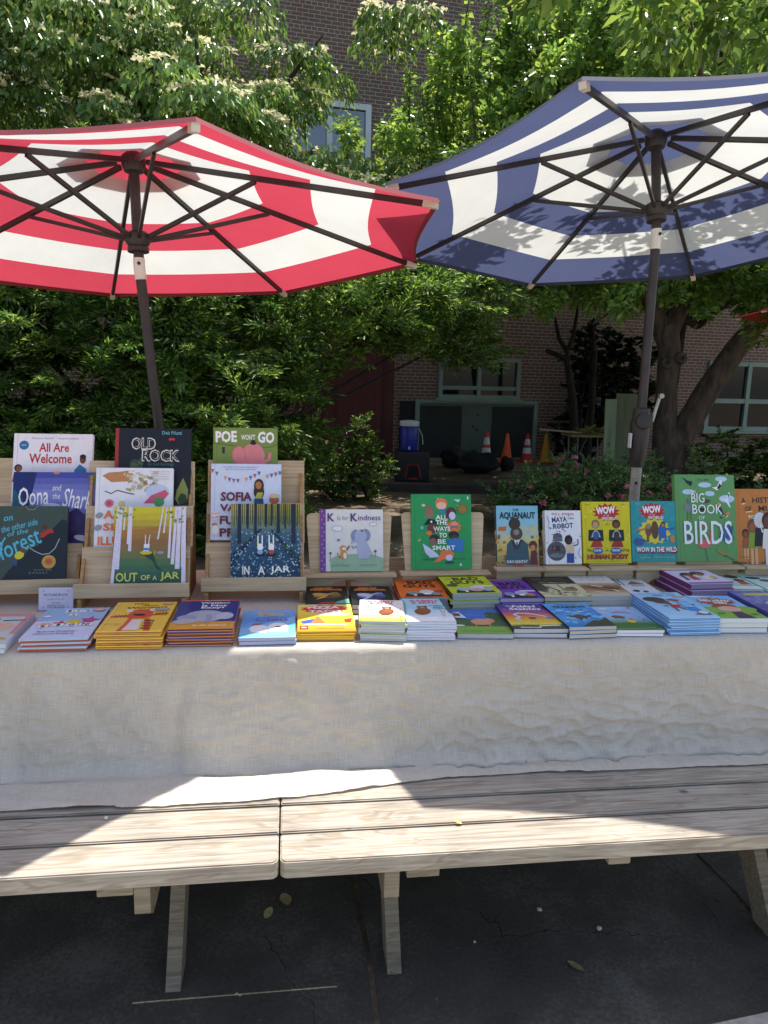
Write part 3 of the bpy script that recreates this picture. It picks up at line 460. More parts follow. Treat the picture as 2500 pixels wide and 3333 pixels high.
# ------------------------------------------------------------------ umbrellas
def umbrella(name, label, hub, tx, ty, spin, rad, drop, run, jf, foot, knee_f, col, white, vent_ring, stripes, lower_m=None, crank=1):
    H = Vector(hub); ax = Vector((tx, ty, 1)).normalized(); x = Vector((1, 0, 0)); x = (x-ax*x.dot(ax)).normalized(); y = ax.cross(x); F = Vector((foot[0], foot[1], 0))
    rt = empty(name, F, 0, label, 'umbrella', 'striped garden umbrellas')
    P = lambda th, f, up=0: H+(x*math.cos(th)+y*math.sin(th))*rad*f-ax*(drop*f-up)
    ths = [spin+k*PI/4 for k in range(8)]
    colf, whf = fabric(name+'_dark_'+col, col, .37), fabric('canvas_white', white, .37)
    def band(b, f0, f1, m, up0, up1, n=8, edge=False):
        for k in range(8):
            a, c = ths[k], ths[k]+PI/4; rows = []
            for f, up in ((f0, up0), (f1, up1)):
                r = []
                for i in range(n+1):
                    t = i/n; sag = math.sin(PI*t); q = P(a, f, up).lerp(P(c, f, up), t); cen = H-ax*(drop*f-up); ff = 1-.035*sag*f*f
                    q = cen+(q-cen)*ff-ax*(.012*sag*f); r.append(q)
                rows.append(r)
            vs = rows[0]+rows[1]; b.add(vs, [(i, i+1, n+2+i, n+1+i) for i in range(n)], m)
    cb = MB(); z0 = .022
    for f0, f1, w in stripes:
        ns = max(1, round((f1-f0)/.07))
        for i in range(ns): band(cb, f0+(f1-f0)*i/ns, f0+(f1-f0)*(i+1)/ns, whf if w else colf, z0, z0)
    band(cb, stripes[-1][1], stripes[-1][1]+.008, mat('hem_'+col, tuple(v*.35 for v in lin(col)), .8), z0, z0-.012)
    can = cb.build('canopy', rt, 'all', F)
    vb = MB(); band(vb, .005, vent_ring*.55, colf, .055, .075); band(vb, vent_ring*.55, vent_ring, colf, .075, .055); vb.build('vent_cap', can, 'all', F)
    mid = mat('umbrella_frame_'+col, '383231', .45, .2, 20, .2)
    for k, th in enumerate(ths):
        b = MB(); b.beam(P(th, .05, .0), P(th, .955, .0), .014, .017, mid, ax); rb = b.build('rib', rt, False, F)
        b = MB(); b.beam(P(th, .945, .0), P(th, .985, .0), .02, .02, mat('rib_tip', 'cfc4b4', .6), ax); b.build('rib_tip', rb, False, F)
        b = MB(); b.beam(H-ax*run+(x*math.cos(th)+y*math.sin(th))*.03, P(th, jf, -.01), .011, .014, mid, ax); b.build('strut', rt, False, F)
    b = MB(); b.lathe([(.018, -.045), (.034, -.04), (.042, -.018), (.042, .01), (.026, .025)], H, mid, 18, ax); b.build('hub', rt, True, F)
    b = MB(); b.lathe([(.027, -.045), (.038, -.043), (.038, -.028), (.032, -.026), (.044, -.01), (.046, .016), (.036, .025), (.022, .027)], H-ax*run, mid, 18, ax); b.build('runner', rt, True, F)
    K = H-ax*knee_f; lo = (F-K)
    b = MB(); b.tube([H-ax*.02, K], .0185, mid, 14); b.build('upper_pole', rt, True, F)
    b = MB(); d2 = ax; b.tube([K+d2*.03, K-d2*.0, K+lo.normalized()*.045], .0205, mat('tilt_collar', 'd8d3cb', .5), 16); cl = b.build('tilt_collar', rt, True, F)
    b = MB(); b.lathe([(.006, 0), (.006, .004)], K+Vector((.006, -.0205, .01)), BLACKP, 10, (0, -1, 0)); b.build('button', cl, False, F)
    zc = 1.30 if crank == 1 else 1.1; f = (K.z-zc)/K.z; C = K.lerp(F, f); f2 = (K.z-(1.135 if crank == 1 else .95))/K.z; C2 = K.lerp(F, f2)
    b = MB(); b.tube([K, C2], .0185, mid, 14); b.build('lower_pole', rt, True, F)
    b = MB(); b.tube([C2+(K-C2).normalized()*.02, F], .021, lower_m or mid, 14); b.lathe([(.006, 0), (.006, .003)], C2+Vector((-.004, -.0205, -.06)), BLACKP, 10, (0, -1, 0)); b.build('base_tube', rt, True, F)
    if crank:
        b = MB(); b.lathe([(.025, -.1), (.031, -.06), (.037, .0), (.04, .08), (.034, .1), (.032, .14), (.02, .145)], C-(K-C).normalized()*.06, mid, 18, (K-F)); b.lathe([(.033, 0), (.033, .026), (.025, .03)], C+Vector((0, -.024, .03)), mid, 18, (0, -1, .05)); cr = b.build('crank_box', rt, True, F)
        b = MB(); g = mat('crank_metal', '9ba096', .4, .1, 9, .6); b.tube([C+Vector((.036, -.03, .03)), C+Vector((.045, -.035, .08)), C+Vector((.058, -.035, .135))], .007, g, 8); b.lathe([(.01, 0), (.01, .02)], C+Vector((.057, -.04, .134)), g, 10, (0, -1, 0)); b.build('crank_handle', cr, True, F)
        b = MB(); b.box(C+Vector((-.041, -.01, -.05)), (.006, .03, .06), mat('paper_tag', 'd6d6d2', .7)); b.build('paper_tag', cr, False, F)
    b = MB(); b.lathe([(.26, 0), (.26, .05), (.2, .07), (.04, .08), (.035, .3), (.03, .3)], F, BLACKP, 28); b.build('base', rt, True, F)
    return rt
umbrella('garden_umbrella', 'red and white striped umbrella, canopy seen from below at the left', (-.9269, 2.8226, 2.2225), -.0462, .0685, -.354, 1.1448, .2973, .2748, .43, (-.75, 2.84, 0), .37, 'cb485a', 'dfe0da', .215,
   [(.14, .41, 1), (.41, .607, 0), (.607, .806, 1), (.806, .985, 0)], None, 2)
umbrella('garden_umbrella', 'navy blue and white striped umbrella with crank on its pole', (1.03, 3.12, 2.43), -.0425, .1441, -.5184, 1.1205, .2986, .28, .441, (1.045, 3.06, 0), .385, '565e80', 'dfe0da', .238,
   [(.165, .445, 1), (.445, .604, 0), (.604, .785, 1), (.785, .985, 0)], wood_mat('pole_galvanised', '8f8a80', 'b5aea0', 10, False))
umbrella('garden_umbrella', 'distant coral and white umbrella peeking in at the right edge', (4.46, 7.1, 2.44), 0, 0, .2, 1.15, .3, .28, .44, (4.46, 7.1, 0), .38, 'd9483a', 'e9e2d8', .22, [(.15, .42, 1), (.42, .6, 0), (.6, .8, 1), (.8, .985, 0)])
# ------------------------------------------------------------------ picnic tables, benches, cloth
def to_table(o): o.location = O; o.rotation_euler = (0, 0, A); return o
def picnic(label, s0, s1, legs, cleats):
    rt = to_table(empty('picnic_table', (0, 0, 0), 0, label, 'picnic table', 'weathered picnic tables under the cloth'))
    for i in range(5):
        b = MB(); b.box(((s0+s1)/2, .085+.152*i, TZ-.027), (s1-s0-.02, .147, .036), BENCH, bev=.004); b.build('table_plank', rt)
    for k, (d0, d1) in enumerate(((-.42, -.3195), (-.3115, -.205), (-.195, -.09))):
        def pl(a, c, t): return (a, c, t)
        b = MB(); bm = bmesh.new(); rc = .016 if k == 0 else .004
        pts = []
        for cx, cy, a0 in ((s1-rc, d0+rc, -90), (s1-.004, d1-.004, 0), (s0+.004, d1-.004, 90), (s0+rc, d0+rc, 180)):
            r = rc if cy < d0+rc+1e-6 else .004
            pts += [(cx+r*math.cos(R(a0+90*i/4)), cy+r*math.sin(R(a0+90*i/4))) for i in range(5)]
        vs = [bm.verts.new((x, y, .44)) for x, y in pts]; f = bm.faces.new(vs); q = bmesh.ops.extrude_face_region(bm, geom=[f])
        bmesh.ops.translate(bm, vec=(0, 0, -.042), verts=[v for v in q['geom'] if isinstance(v, bmesh.types.BMVert)]); bmesh.ops.recalc_face_normals(bm, faces=bm.faces)
        bmesh.ops.bevel(bm, geom=[e for e in bm.edges if abs(e.verts[0].co.z-e.verts[1].co.z) < 1e-5], offset=.003, segments=2, affect='EDGES')
        bm.verts.index_update(); cx = (s0+s1)/2; b.add([(v.co.x-cx, v.co.y, v.co.z) for v in bm.verts], [[v.index for v in f.verts] for f in bm.faces], BENCH); bm.free()
        o = b.build('bench_plank', rt); o.location.x = cx
    for sl, sb in legs:
        b = MB(); a, c = Vector((sl, -.225, 0)), Vector((sl, .16, .735)); b.prism([(-.27, 0), (-.18, 0), (.29, .735), (.195, .735)], sl-.018, sl+.018, BENCHE, lambda y, z, t: (t, y, z)); b.build('leg', rt)
        b = MB(); b.prism([(-.405, .397), (-.405, .325), (-.375, .302), (.5, .302), (.5, .397)], sb-.017, sb+.017, BENCHE, lambda y, z, t: (t, y, z)); b.build('bench_beam', rt)
        b = MB(); b.box((sb+math.copysign(.05, cx-sb) if 0 else sb-.055 if sb < 0 else sb+.07, -.25, .386), (.075, .32, .022), BENCHE, bev=.003); b.build('cleat', rt)
    for sc in cleats: b = MB(); b.box((sc, -.25, .384), (.055, .31, .026), BENCHE, bev=.006); b.build('cleat', rt)
    return rt
picnic('left weathered wooden picnic table with bench, ending at the gap between benches', -1.72, -.056, ((-.312, -.347), (-1.42, -1.45)), (-.9,))
picnic('right weathered wooden picnic table with bench running off to the right', -.052, 1.88, ((.232, .197), (1.285, 1.33)), (.735,))
def cloth():
    ss = np.concatenate([np.arange(-1.9, -.95, .02), np.arange(-.95, 1.55, .006), np.arange(1.55, 1.93, .02)])
    prof = [(.84, .60), (.835, .70), (.82, TZ-.006)]+[(d, TZ-.0015) for d in np.arange(.78, .03, -.03)]
    prof += [(.012, TZ-.002), (.002, TZ-.006), (-.004, TZ-.014)]; nd = len(prof)
    zs = np.arange(TZ-.022, .475, -.0055); prof += [(-.006-.03*((TZ-z)/.32)**2, z) for z in zs]; nf = len(prof)
    prof += [(-.041, .466), (-.049, .456), (-.06, .449)]; nb = len(prof); nh = 18; V = []; UV = []
    arc = [0]
    for i in range(1, nb): arc.append(arc[-1]+math.hypot(prof[i][0]-prof[i-1][0], prof[i][1]-prof[i-1][1]))
    for s in ss:
        hem = -.178 if s < -.45 else np.interp(s, [-.45, -.2, 0, .2, .36, .6, .9, 1.3, 2.3], [-.184, -.186, -.174, -.145, -.117, -.113, -.121, -.124, -.125])
        hem += .006*noise.noise(Vector((s*7, 2, 0)))+.003*noise.noise(Vector((s*25, 5, 0)))
        for i, (d, z) in enumerate(prof):
            if i >= nd-3:
                g = min(1, max(0, (TZ-z)/.05)); low = min(1, max(0, (TZ-z)/.33)); rt = min(1, max(0, (s-.05)/.5))
                w = .015*noise.noise(Vector((s*4.2, z*1.6, .3)))*low + .006*noise.noise(Vector((s*15+z*6, z*11, 4)))
                rg = (1-abs(noise.noise(Vector((s*7+z*9, z*17-s*4, 7)))))**6; rg2 = (1-abs(noise.noise(Vector((s*15-z*14, z*30+s*6, 2)))))**5
                w += (.010*rg+.010*rg2)*(.35+.9*rt*low)+.003*noise.noise(Vector((s*34, z*50, 1)))
                for sc, wd, am in ((-.69, .012, .011), (-.30, .02, .014), (-.83, .03, .008), (-.52, .035, .006), (-.1, .03, .006), (.12, .05, .008), (.33, .025, -.006), (.62, .04, .008), (.9, .03, -.006), (1.15, .05, .008)):       # hanging folds
                    w -= am*math.exp(-((s-sc-.03*math.sin(z*9))/wd)**2)*(.35+.65*low)
                d2 = d-(w*g); z2 = z
            else: d2 = d; z2 = z+(.0008*noise.noise(Vector((s*9, d*9, 3))) if i > 2 else 0)
            V.append((s, d2, z2)); UV.append((s, arc[i]))
        for j in range(1, nh+1):
            f = j/nh; d = -.06+(hem+.06)*f; z = .4445+.006*abs(noise.noise(Vector((s*9, d*16, 9))))*(1-f*.5)+.008*max(0, noise.noise(Vector((s*5+d*9, d*20, 6))))+.004*(1-f)
            if f == 1: z += .003*abs(noise.noise(Vector((s*30, 1, 1))))
            V.append((s, d, z)); UV.append((s, arc[-1]+(.06-d)*1.0))
    m = nb+nh; F = [(a*m+i, a*m+i+1, (a+1)*m+i+1, (a+1)*m+i) for a in range(len(ss)-1) for i in range(m-1)]
    me = bpy.data.meshes.new('tablecloth'); me.from_pydata(V, [], F); uv = me.uv_layers.new(name='UVMap'); UVa = np.array(UV, dtype=np.float32)
    li = np.empty(len(me.loops), dtype=np.int32); me.loops.foreach_get('vertex_index', li); uv.data.foreach_set('uv', UVa[li].reshape(-1))
    me.polygons.foreach_set('use_smooth', [True]*len(me.polygons)); me.materials.append(LINEN); o = bpy.data.objects.new('tablecloth', me); COL.objects.link(o)
    return to_table(tag(o, 'wrinkled off-white linen cloth draped over the tables down to the benches', 'tablecloth'))
cloth()
def leaf_thing(label, loc, L, W, rz, col, curl=.3, name='fallen_leaf'):
    b = MB(); n = 8; vs = []
    for i in range(n+1):
        f = i/n; hw = W/2*math.sin(PI*min(1, f*.92+.04))**.8; z = curl*L*(f-.5)**2
        vs += [(-hw, (f-.5)*L, z+hw*.35), (0, (f-.5)*L, z), (hw, (f-.5)*L, z+hw*.35)]
    b.add(vs, [(i*3+j, i*3+j+1, i*3+j+4, i*3+j+3) for i in range(n) for j in (0, 1)], mat('leaf_'+col, col, .6, .25, 60)); o = b.build(name, None, 'all'); o.location = loc; o.rotation_euler = (R(8), R(10), rz)
    return tag(o, label, 'leaf', 'fallen leaves')
leaf_thing('round tan fallen leaf, the farther of two on the pavement under the left bench', (-.255, 1.88, .004), .045, .035, .4, '9c8a5e')
leaf_thing('greenish oval fallen leaf, the nearer of two on the pavement under the left bench', (-.295, 1.825, .004), .04, .024, -.3, 'a6a06a')
leaf_thing('long yellow fallen leaf at the foot of the right table leg', (.045, 1.655, .004), .07, .026, .25, 'a8963c')
leaf_thing('curled brown fallen leaf on the pavement under the right bench', (.52, 1.66, .004), .045, .025, 1.0, '7d7052')
lb = tp(.365, -.318, .444); leaf_thing('small yellow fallen leaf caught in the bench gap', lb, .02, .014, 1.2, 'd8b44a')
lb = tp(-.46, -.225, .444); leaf_thing('tiny pale petal on the shaded left bench', lb, .012, .009, .3, 'e6dcc4', name='fallen_petal')
def pebble(label, loc, r, seed):
    bm = bmesh.new(); bmesh.ops.create_icosphere(bm, subdivisions=2, radius=r)
    for v in bm.verts: v.co *= 1+.25*noise.noise(v.co/r+Vector((seed, 0, 0))); v.co.z *= .6
    me = bpy.data.meshes.new('pebble'); bm.to_mesh(me); bm.free(); me.materials.append(mat('pebble', 'c4c0b8', .8)); o = bpy.data.objects.new('pebble', me); COL.objects.link(o); o.location = loc; tag(o, label, 'pebble', 'pebbles on the pavement')
pebble('largest white pebble on the pavement, under the right bench', (.62, 1.80, .004), .0075, 1)
pebble('small white pebble on the dark pavement right of the middle leg', (.27, 1.74, .003), .004, 2)
pebble('grey pebble farther back under the middle of the right bench', (.47, 1.87, .003), .007, 3)
# ------------------------------------------------------------------ plywood racks and easels
def rack(label, s, d, yaw, w):
    p = tp(s, d, TZ); rt = empty('book_rack', p, A+R(yaw), label, 'book rack', 'three tier plywood book racks')
    tz = (.066, .17, .285); td = (.03, .11, .19); top = .42
    bx = lambda name, c, dm, m=PLY, rot=None, bev=.0015: one(lambda b: b.box(c, dm, m, rot, bev)).build(name, rt)
    bx('front_lip', (0, .004, .058), (w, .012, .042)); bx('shelf', (0, .032, .058), (w-.03, .042, .009))
    for k in range(3):
        y0, z0 = td[k]+.024, tz[k]-.008; y1, z1 = (td[k+1]-.006, tz[k+1]-.001) if k < 2 else (td[2]+.058, top)
        ang = math.atan2(y1-y0, z1-z0); L = math.hypot(y1-y0, z1-z0); m = Matrix.Rotation(-ang, 3, 'X')
        bx('back_panel', (0, (y0+y1)/2, (z0+z1)/2), (w-.012 if k == 0 else w-.006, .009, L), PLY, m)
        if k: bx('shelf', (0, td[k]+.012, tz[k]-.0065), (w-.02, .028, .009))
        for sg in (-1, 1):
            b = MB(); x = sg*(w/2-.014); b.prism([(td[k]-.006, tz[k]-.002), (y0-.004, tz[k]-.002), (y0+(y1-y0)*.72-.0055, z0+(z1-z0)*.72), (y0+(y1-y0)*.66-.014, z0+(z1-z0)*.70)], x-.0045, x+.0045, PLYE, lambda y, z, t: (t, y, z)); b.build('gusset', rt)
    for sg in (-1, 1):
        b = MB(); x = sg*(w/2-.016); b.prism([(-.006, 0), (-.006, .032), (.012, .035), (.012, .052), (.05, .052), (.1, .155), (.125, .16), (.18, .27), (.205, .275), (.27, .4), (.28, .4), (.28, 0)], x-.0055, x+.0055, PLYE, lambda y, z, t: (t, y, z)); b.build('side_panel', rt)
    return rt
rack('three tier plywood rack cut off by the left edge of the photo', -.83, .392, 2.5, .33)
rack('three tier plywood rack second from the left, farther forward than the others', -.5, .338, .5, .335)
rack('three tier plywood rack standing rightmost of the three', -.141, .392, 0, .325)
def easel(label, s, d, w, hp, group, zl, dx=0, arch=.6, w2=None, yaw=0):
    rt = empty('book_easel', tp(s, d, TZ), A+R(yaw), label, 'book easel', group); b = MB(); r = .014; th = R(15)
    pts = []
    for cx, cy, a0 in ((w/2-r, r*.2, -90), (w/2-r, hp-r, 0), (-w/2+r, hp-r, 90), (-w/2+r, r*.2, 180)):
        q = r if cy > r else .003; pts += [(cx+q*math.cos(R(a0+22.5*i)), cy+q*math.sin(R(a0+22.5*i))) for i in range(5)]
    b.prism(pts, 0, .009, PLY, lambda x, y, t: (x, .031+y*math.sin(th)+t*math.cos(th), zl+y*math.cos(th)-t*math.sin(th))); b.build('back_panel', rt)
    b = MB(); b.box((0, .008, zl-.0045), ((w2 or w)+.02, .044, .008), PLY, bev=.0015); b.build('ledge', rt)
    a = w*arch/2; hz = zl-.009; ah = min(hz-.014, a*.75); pts = [(-w/2, 0), (-a, 0)]+[(-a*math.cos(PI*i/12), ah*math.sin(PI*i/12)) for i in range(1, 12)]+[(a, 0), (w/2, 0), (w/2, hz), (-w/2, hz)]
    b = MB(); n = len(pts)
    lo = [(-a*math.cos(PI*i/12), ah*math.sin(PI*i/12)) for i in range(13)]
    for i in range(12): b.prism([lo[i], lo[i+1], (lo[i+1][0], hz), (lo[i][0], hz)], .012, .021, PLY, lambda x, y, t: (x, t, y))
    for x0, x1 in ((-w/2, -a), (a, w/2)): b.prism([(x0, 0), (x1, 0), (x1, hz), (x0, hz)], .012, .021, PLY, lambda x, y, t: (x, t, y))
    b.build('front_apron', rt)
    b = MB(); b.prism([(.035, 0), (.13, 0), (.075, hp*.75+zl), (.066, hp*.75+zl)], -.005, .005, PLYE, lambda y, z, t: (t, y, z)); b.build('prop', rt)
    return rt
G1 = 'plywood easels holding books'
easel('wide plywood easel holding the pale elephant board book', .168, .475, .285, .195, G1, .066)
easel('wide plywood easel holding the green picture book', .487, .475, .285, .195, G1, .07)
for lab, s, w in (('small plywood easel with arch under the pale blue diver book', .752, .155), ('small plywood easel with arch under the white robot book', .918, .15), ('small plywood easel with arch under the yellow body book', 1.083, .165), ('small plywood easel with arch under the teal animal book', 1.262, .165), ('plywood easel under the tall green bird book', 1.46, .2), ('plywood easel under the orange music book at the right edge', 1.70, .22)):
    easel(lab, s, .495, w, .13, G1, .076, 0, .5)
b = MB(); b.box((0, 0, .04), (1.75, .012, .078), PLY, bev=.002); o = tag(b.build('plywood_board'), 'long low plywood board standing on edge behind the easels', 'board'); o.location = tp(.93, .64, TZ); o.rotation_euler = (R(-6), 0, A)
# ------------------------------------------------------------------ books
TXT = {}
def text_geo(s, bold=0, shear=0):
    k = (s, bold, shear)
    if k not in TXT:
        cu = bpy.data.curves.new('lettering', 'FONT'); cu.body = s; cu.offset = bold; cu.shear = shear; cu.resolution_u = 2; o = bpy.data.objects.new('lettering', cu); COL.objects.link(o)
        dg = bpy.context.evaluated_depsgraph_get(); me = o.evaluated_get(dg).to_mesh(); vs = np.array([v.co[:2] for v in me.vertices]); fs = [list(p.vertices) for p in me.polygons]
        o.evaluated_get(dg).to_mesh_clear(); bpy.data.objects.remove(o); bpy.data.curves.remove(cu)
        mn, mx = vs.min(0), vs.max(0); TXT[k] = ((vs-(mn+mx)/2)/(mx-mn), fs)
    return TXT[k]
def paint(b, ops, w, h, z):
    dz = 9e-5; lay = 0
    def put(pts, faces, col):
        b.add([(x, y, z+dz*lay) for x, y in pts], faces, ink(col))
    U = lambda x, y: ((x-.5)*w, y*h)
    def rotp(pts, c, a):
        ca, sa = math.cos(R(a)), math.sin(R(a)); return [(c[0]+(x-c[0])*ca-(y-c[1])*sa, c[1]+(x-c[0])*sa+(y-c[1])*ca) for x, y in pts]
    for op in ops:
        lay += 1; k, col = op[0], op[1]
        if k == 'r':
            x0, y0, x1, y1 = op[2:6]; put([U(x0, y0), U(x1, y0), U(x1, y1), U(x0, y1)], [(0, 1, 2, 3)], col)
        elif k == 'e':
            cx, cy, rx, ry = op[2:6]; a = op[6] if len(op) > 6 else 0; n = 20; c = U(cx, cy); pts = [(c[0]+rx*w*math.cos(2*PI*i/n), c[1]+ry*h*math.sin(2*PI*i/n)) for i in range(n)]; put(rotp(pts, c, a), [list(range(n))], col)
        elif k == 'p': put([U(*q) for q in op[2]], [list(range(len(op[2])))], col)
        elif k == 'l':
            P = [Vector(U(*q)) for q in op[2]]; wd = op[3]*w; vs = []; fs = []
            for i, q in enumerate(P):
                d = (P[min(i+1, len(P)-1)]-P[max(i-1, 0)]).normalized(); nn = Vector((-d.y, d.x))*wd/2; vs += [q+nn, q-nn]
            put(vs, [(2*i, 2*i+1, 2*i+3, 2*i+2) for i in range(len(P)-1)], col)
        elif k == 'b':
            cx, cy, rx, ry, n, inn = op[2:8]; c = U(cx, cy); pts = [(c[0]+rx*w*(1 if i % 2 == 0 else inn)*math.cos(PI*i/n+.2), c[1]+ry*h*(1 if i % 2 == 0 else inn)*math.sin(PI*i/n+.2)) for i in range(2*n)]; put([c]+pts, [(0, i+1, (i+1) % (2*n)+1) for i in range(2*n)], col)
        elif k == 't':
            s, cx, cy, tw, th = op[2:7]; bold = op[7] if len(op) > 7 else .012; a = op[8] if len(op) > 8 else 0; sh = op[9] if len(op) > 9 else 0
            vs, fs = text_geo(s, bold, sh); c = U(cx, cy); put(rotp([(c[0]+x*tw*w, c[1]+y*th*h) for x, y in vs], c, a), fs, col)
        elif k == 'g':            # bands of print from stop to stop, bottom to top
            x0, y0, x1, y1 = op[2:6]; st = [np.array(lin(c)) for c in col]; n = 12
            for i in range(n):
                f = i/(n-1)*(len(st)-1); j = min(int(f), len(st)-2); c = st[j]+(st[j+1]-st[j])*(f-j); hx = ''.join('%02x' % int(round(255*(12.92*v if v <= .0031308 else 1.055*v**(1/2.4)-.055))) for v in c)
                ya, yb = y0+(y1-y0)*i/n, y0+(y1-y0)*(i+1)/n; put([U(x0, ya), U(x1, ya), U(x1, yb), U(x0, yb)], [(0, 1, 2, 3)], hx)
        elif k == 's':            # seeded scatter of dabs: n, x0,y0,x1,y1, sx, sy
            n, x0, y0, x1, y1, sx, sy, seed = op[2:10]; rr = random.Random(seed)
            for i in range(n):
                c = U(rr.uniform(x0, x1), rr.uniform(y0, y1)); a = rr.uniform(-25, 25); q = [(c[0]+i_*sx*w*rr.uniform(.5, 1), c[1]+j_*sy*h*rr.uniform(.5, 1)) for i_, j_ in ((-1, -1), (1, -1), (1, 1), (-1, 1))]
                put(rotp(q, c, a), [(0, 1, 2, 3)], col[i % len(col)])
def book(label, w, h, t, kind, cover, ops, group=None, spine=None, back=None, page='efe9dc', edge=None):
    rt = empty('book', (0, 0, 0), 0, label, 'book', group); cv = ink(cover); sp = ink(spine or cover); bk = ink(back or cover); pg = mat('paper_'+page, page, .85, .06, 30, bump=.25, stretch=(.3, .3, 260), spec=.2)
    b = MB(); bt = .0028 if kind == 'hard' else .0006; ins = .0035 if kind == 'hard' else .0
    b.box((0, h/2, t-bt/2), (w, h, bt), cv, None, .0009 if kind == 'hard' else 0); b.box((0, h/2, bt/2), (w, h, bt), bk, None, .0009 if kind == 'hard' else 0)
    b.box((-w/2+bt/2, h/2, t/2), (bt, h-.0004, t-2*bt-.0002), sp)
    if kind == 'hard': b.box((-w/2+.012, h/2, t+.00004), (.0012, h-.001, .00008), mat('hinge_'+cover, tuple(v*.6 for v in lin(cover)), .5))
    paint(b, ops, w, h, t+.0001); b.build('cover', rt)
    b = MB(); b.box((-ins/2+bt/2, h/2, t/2), (w-ins-bt, h-2*ins-.0006, t-2*bt-.0002), pg); b.build('pages', rt)
    return rt
def stand(bk, s, d, zb, lean, h=0, t=.012, yaw=0):
    th = R(90-lean); bk.rotation_euler = (th, 0, A+R(yaw)); base = tp(s, d, zb); n3 = Vector((N.x*math.cos(R(lean)), N.y*math.cos(R(lean)), -math.sin(R(lean)))); bk.location = base+n3*t
    return bk
ORD = ['', 'second', 'third', 'fourth', 'fifth', 'sixth', 'seventh', 'eighth']
def stack(bk, s, d, rot, n, h, t, short, seed, dx=.0035, tw=1.8):
    rr = random.Random(seed); a = A+R(rot)
    def put(o, i, js, jd, jr):
        x = tp(s+js, d+jd, TZ+.0006+i*(t+.0009)); ar = a+R(jr); o.location = x-Vector((-math.sin(ar), math.cos(ar), 0))*(h/2); o.rotation_euler = (0, 0, ar)
    put(bk, n-1, 0, 0, 0)
    for i in range(n-1):
        o = copy_tree(bk); put(o, i, rr.uniform(-dx, dx), rr.uniform(-dx, dx), rr.uniform(-tw, tw)); k = n-1-i
        o['label'] = ('%s, lowest in its stack' % short) if i == 0 else '%s, %s from top' % (short, ORD[k])
GS = 'picture books on the racks and easels'; GT = 'books stacked on the table'
W, K = 'fbfaf6', '1c1c20'
def kid(x, y, s, skin, top, hair, leg=None, asp=1.0):
    o = []
    if leg: o += [('r', leg, x-.045*s, y-.3*s*asp, x-.008*s, y-.1*s*asp), ('r', leg, x+.008*s, y-.3*s*asp, x+.045*s, y-.1*s*asp)]
    o += [('p', top, [(x-.075*s, y-.12*s*asp), (x+.075*s, y-.12*s*asp), (x+.055*s, y+.06*s*asp), (x-.055*s, y+.06*s*asp)]), ('e', hair, x, y+.135*s*asp, .068*s, .078*s*asp), ('e', skin, x, y+.12*s*asp, .05*s, .056*s*asp)]
    return o
# standing books -----------------------------------------------------
def SB(label, w, h, t, cover, ops, s, d, zb, lean=18, yaw=0, **kw):
    return stand(book(label, w, h, t, 'hard', cover, ops, GS, **kw), s, d, zb, lean, h, t, yaw)
SB('white picture book with red title, top tier of the left rack', .244, .228, .018, 'f4f3f6', [('t', '8a8a90', 'Alexandra Penfold  *  Suzanne Kaufman', .52, .935, .6, .03, 0), ('t', 'c22f35', 'All Are', .51, .80, .38, .13, .02), ('t', 'c22f35', 'Welcome', .47, .64, .54, .14, .02), ('e', '2f78a8', .13, .83, .06, .065), ('t', W, 'NEW', .13, .83, .06, .025, 0),
   ('e', '5a3526', .07, .50, .05, .055), ('e', '8d5a40', .08, .49, .035, .04), ('p', 'b4485a', [(.0, .3), (.15, .3), (.13, .43), (.02, .43)]), ('p', '3d86b4', [(.74, .3), (.96, .3), (.92, .5), (.84, .56), (.78, .48)]), ('e', '7a4a34', .88, .63, .04, .06), ('e', '3a2620', .88, .67, .04, .035), ('p', '86b04a', [(.84, .3), (.95, .3), (.92, .42)])], -.789, .575, 1.058, page='f3efe4')
SB('deep blue picture book with white brush title and dark ray shape', .248, .226, .011, '3a3f8e', [('g', ('29306e', '4a4fa6', '8a90d0', '4a52a8'), 0, 0, 1, 1), ('p', '27306e', [(0, 0), (.3, 0), (.2, .5), (.28, 1), (0, 1)]), ('p', '1f5f74', [(0, 0), (.14, 0), (.2, .3), (.12, .62), (.02, .75), (0, .7)]), ('e', 'c9cdf0', .45, .38, .2, .18, 20), ('p', '2f2858', [(.5, .28), (.78, .5), (.98, .3), (1, 0), (.72, 0), (.64, .2)]), ('p', '3b2f63', [(.52, .27), (.76, .44), (.86, .3), (.72, .12)]), ('e', 'b9b7c9', .86, .07, .1, .04, -12), ('e', 'e8c95a', .4, .38, .028, .03), ('p', '6a7a3c', [(.9, .95), (1, .8), (1, .99)]), ('e', 'd98a5a', .52, .99, .04, .02),
   ('t', W, 'Oona', .25, .66, .36, .26, .01, 4, .1), ('t', W, 'and', .53, .78, .11, .085, .0, 0, .2), ('t', W, 'the', .53, .66, .09, .08, .0, 0, .2), ('t', W, 'Shark', .79, .62, .36, .27, .005, -6, .15)], -.768, .495, .945, page='e6e2ee')
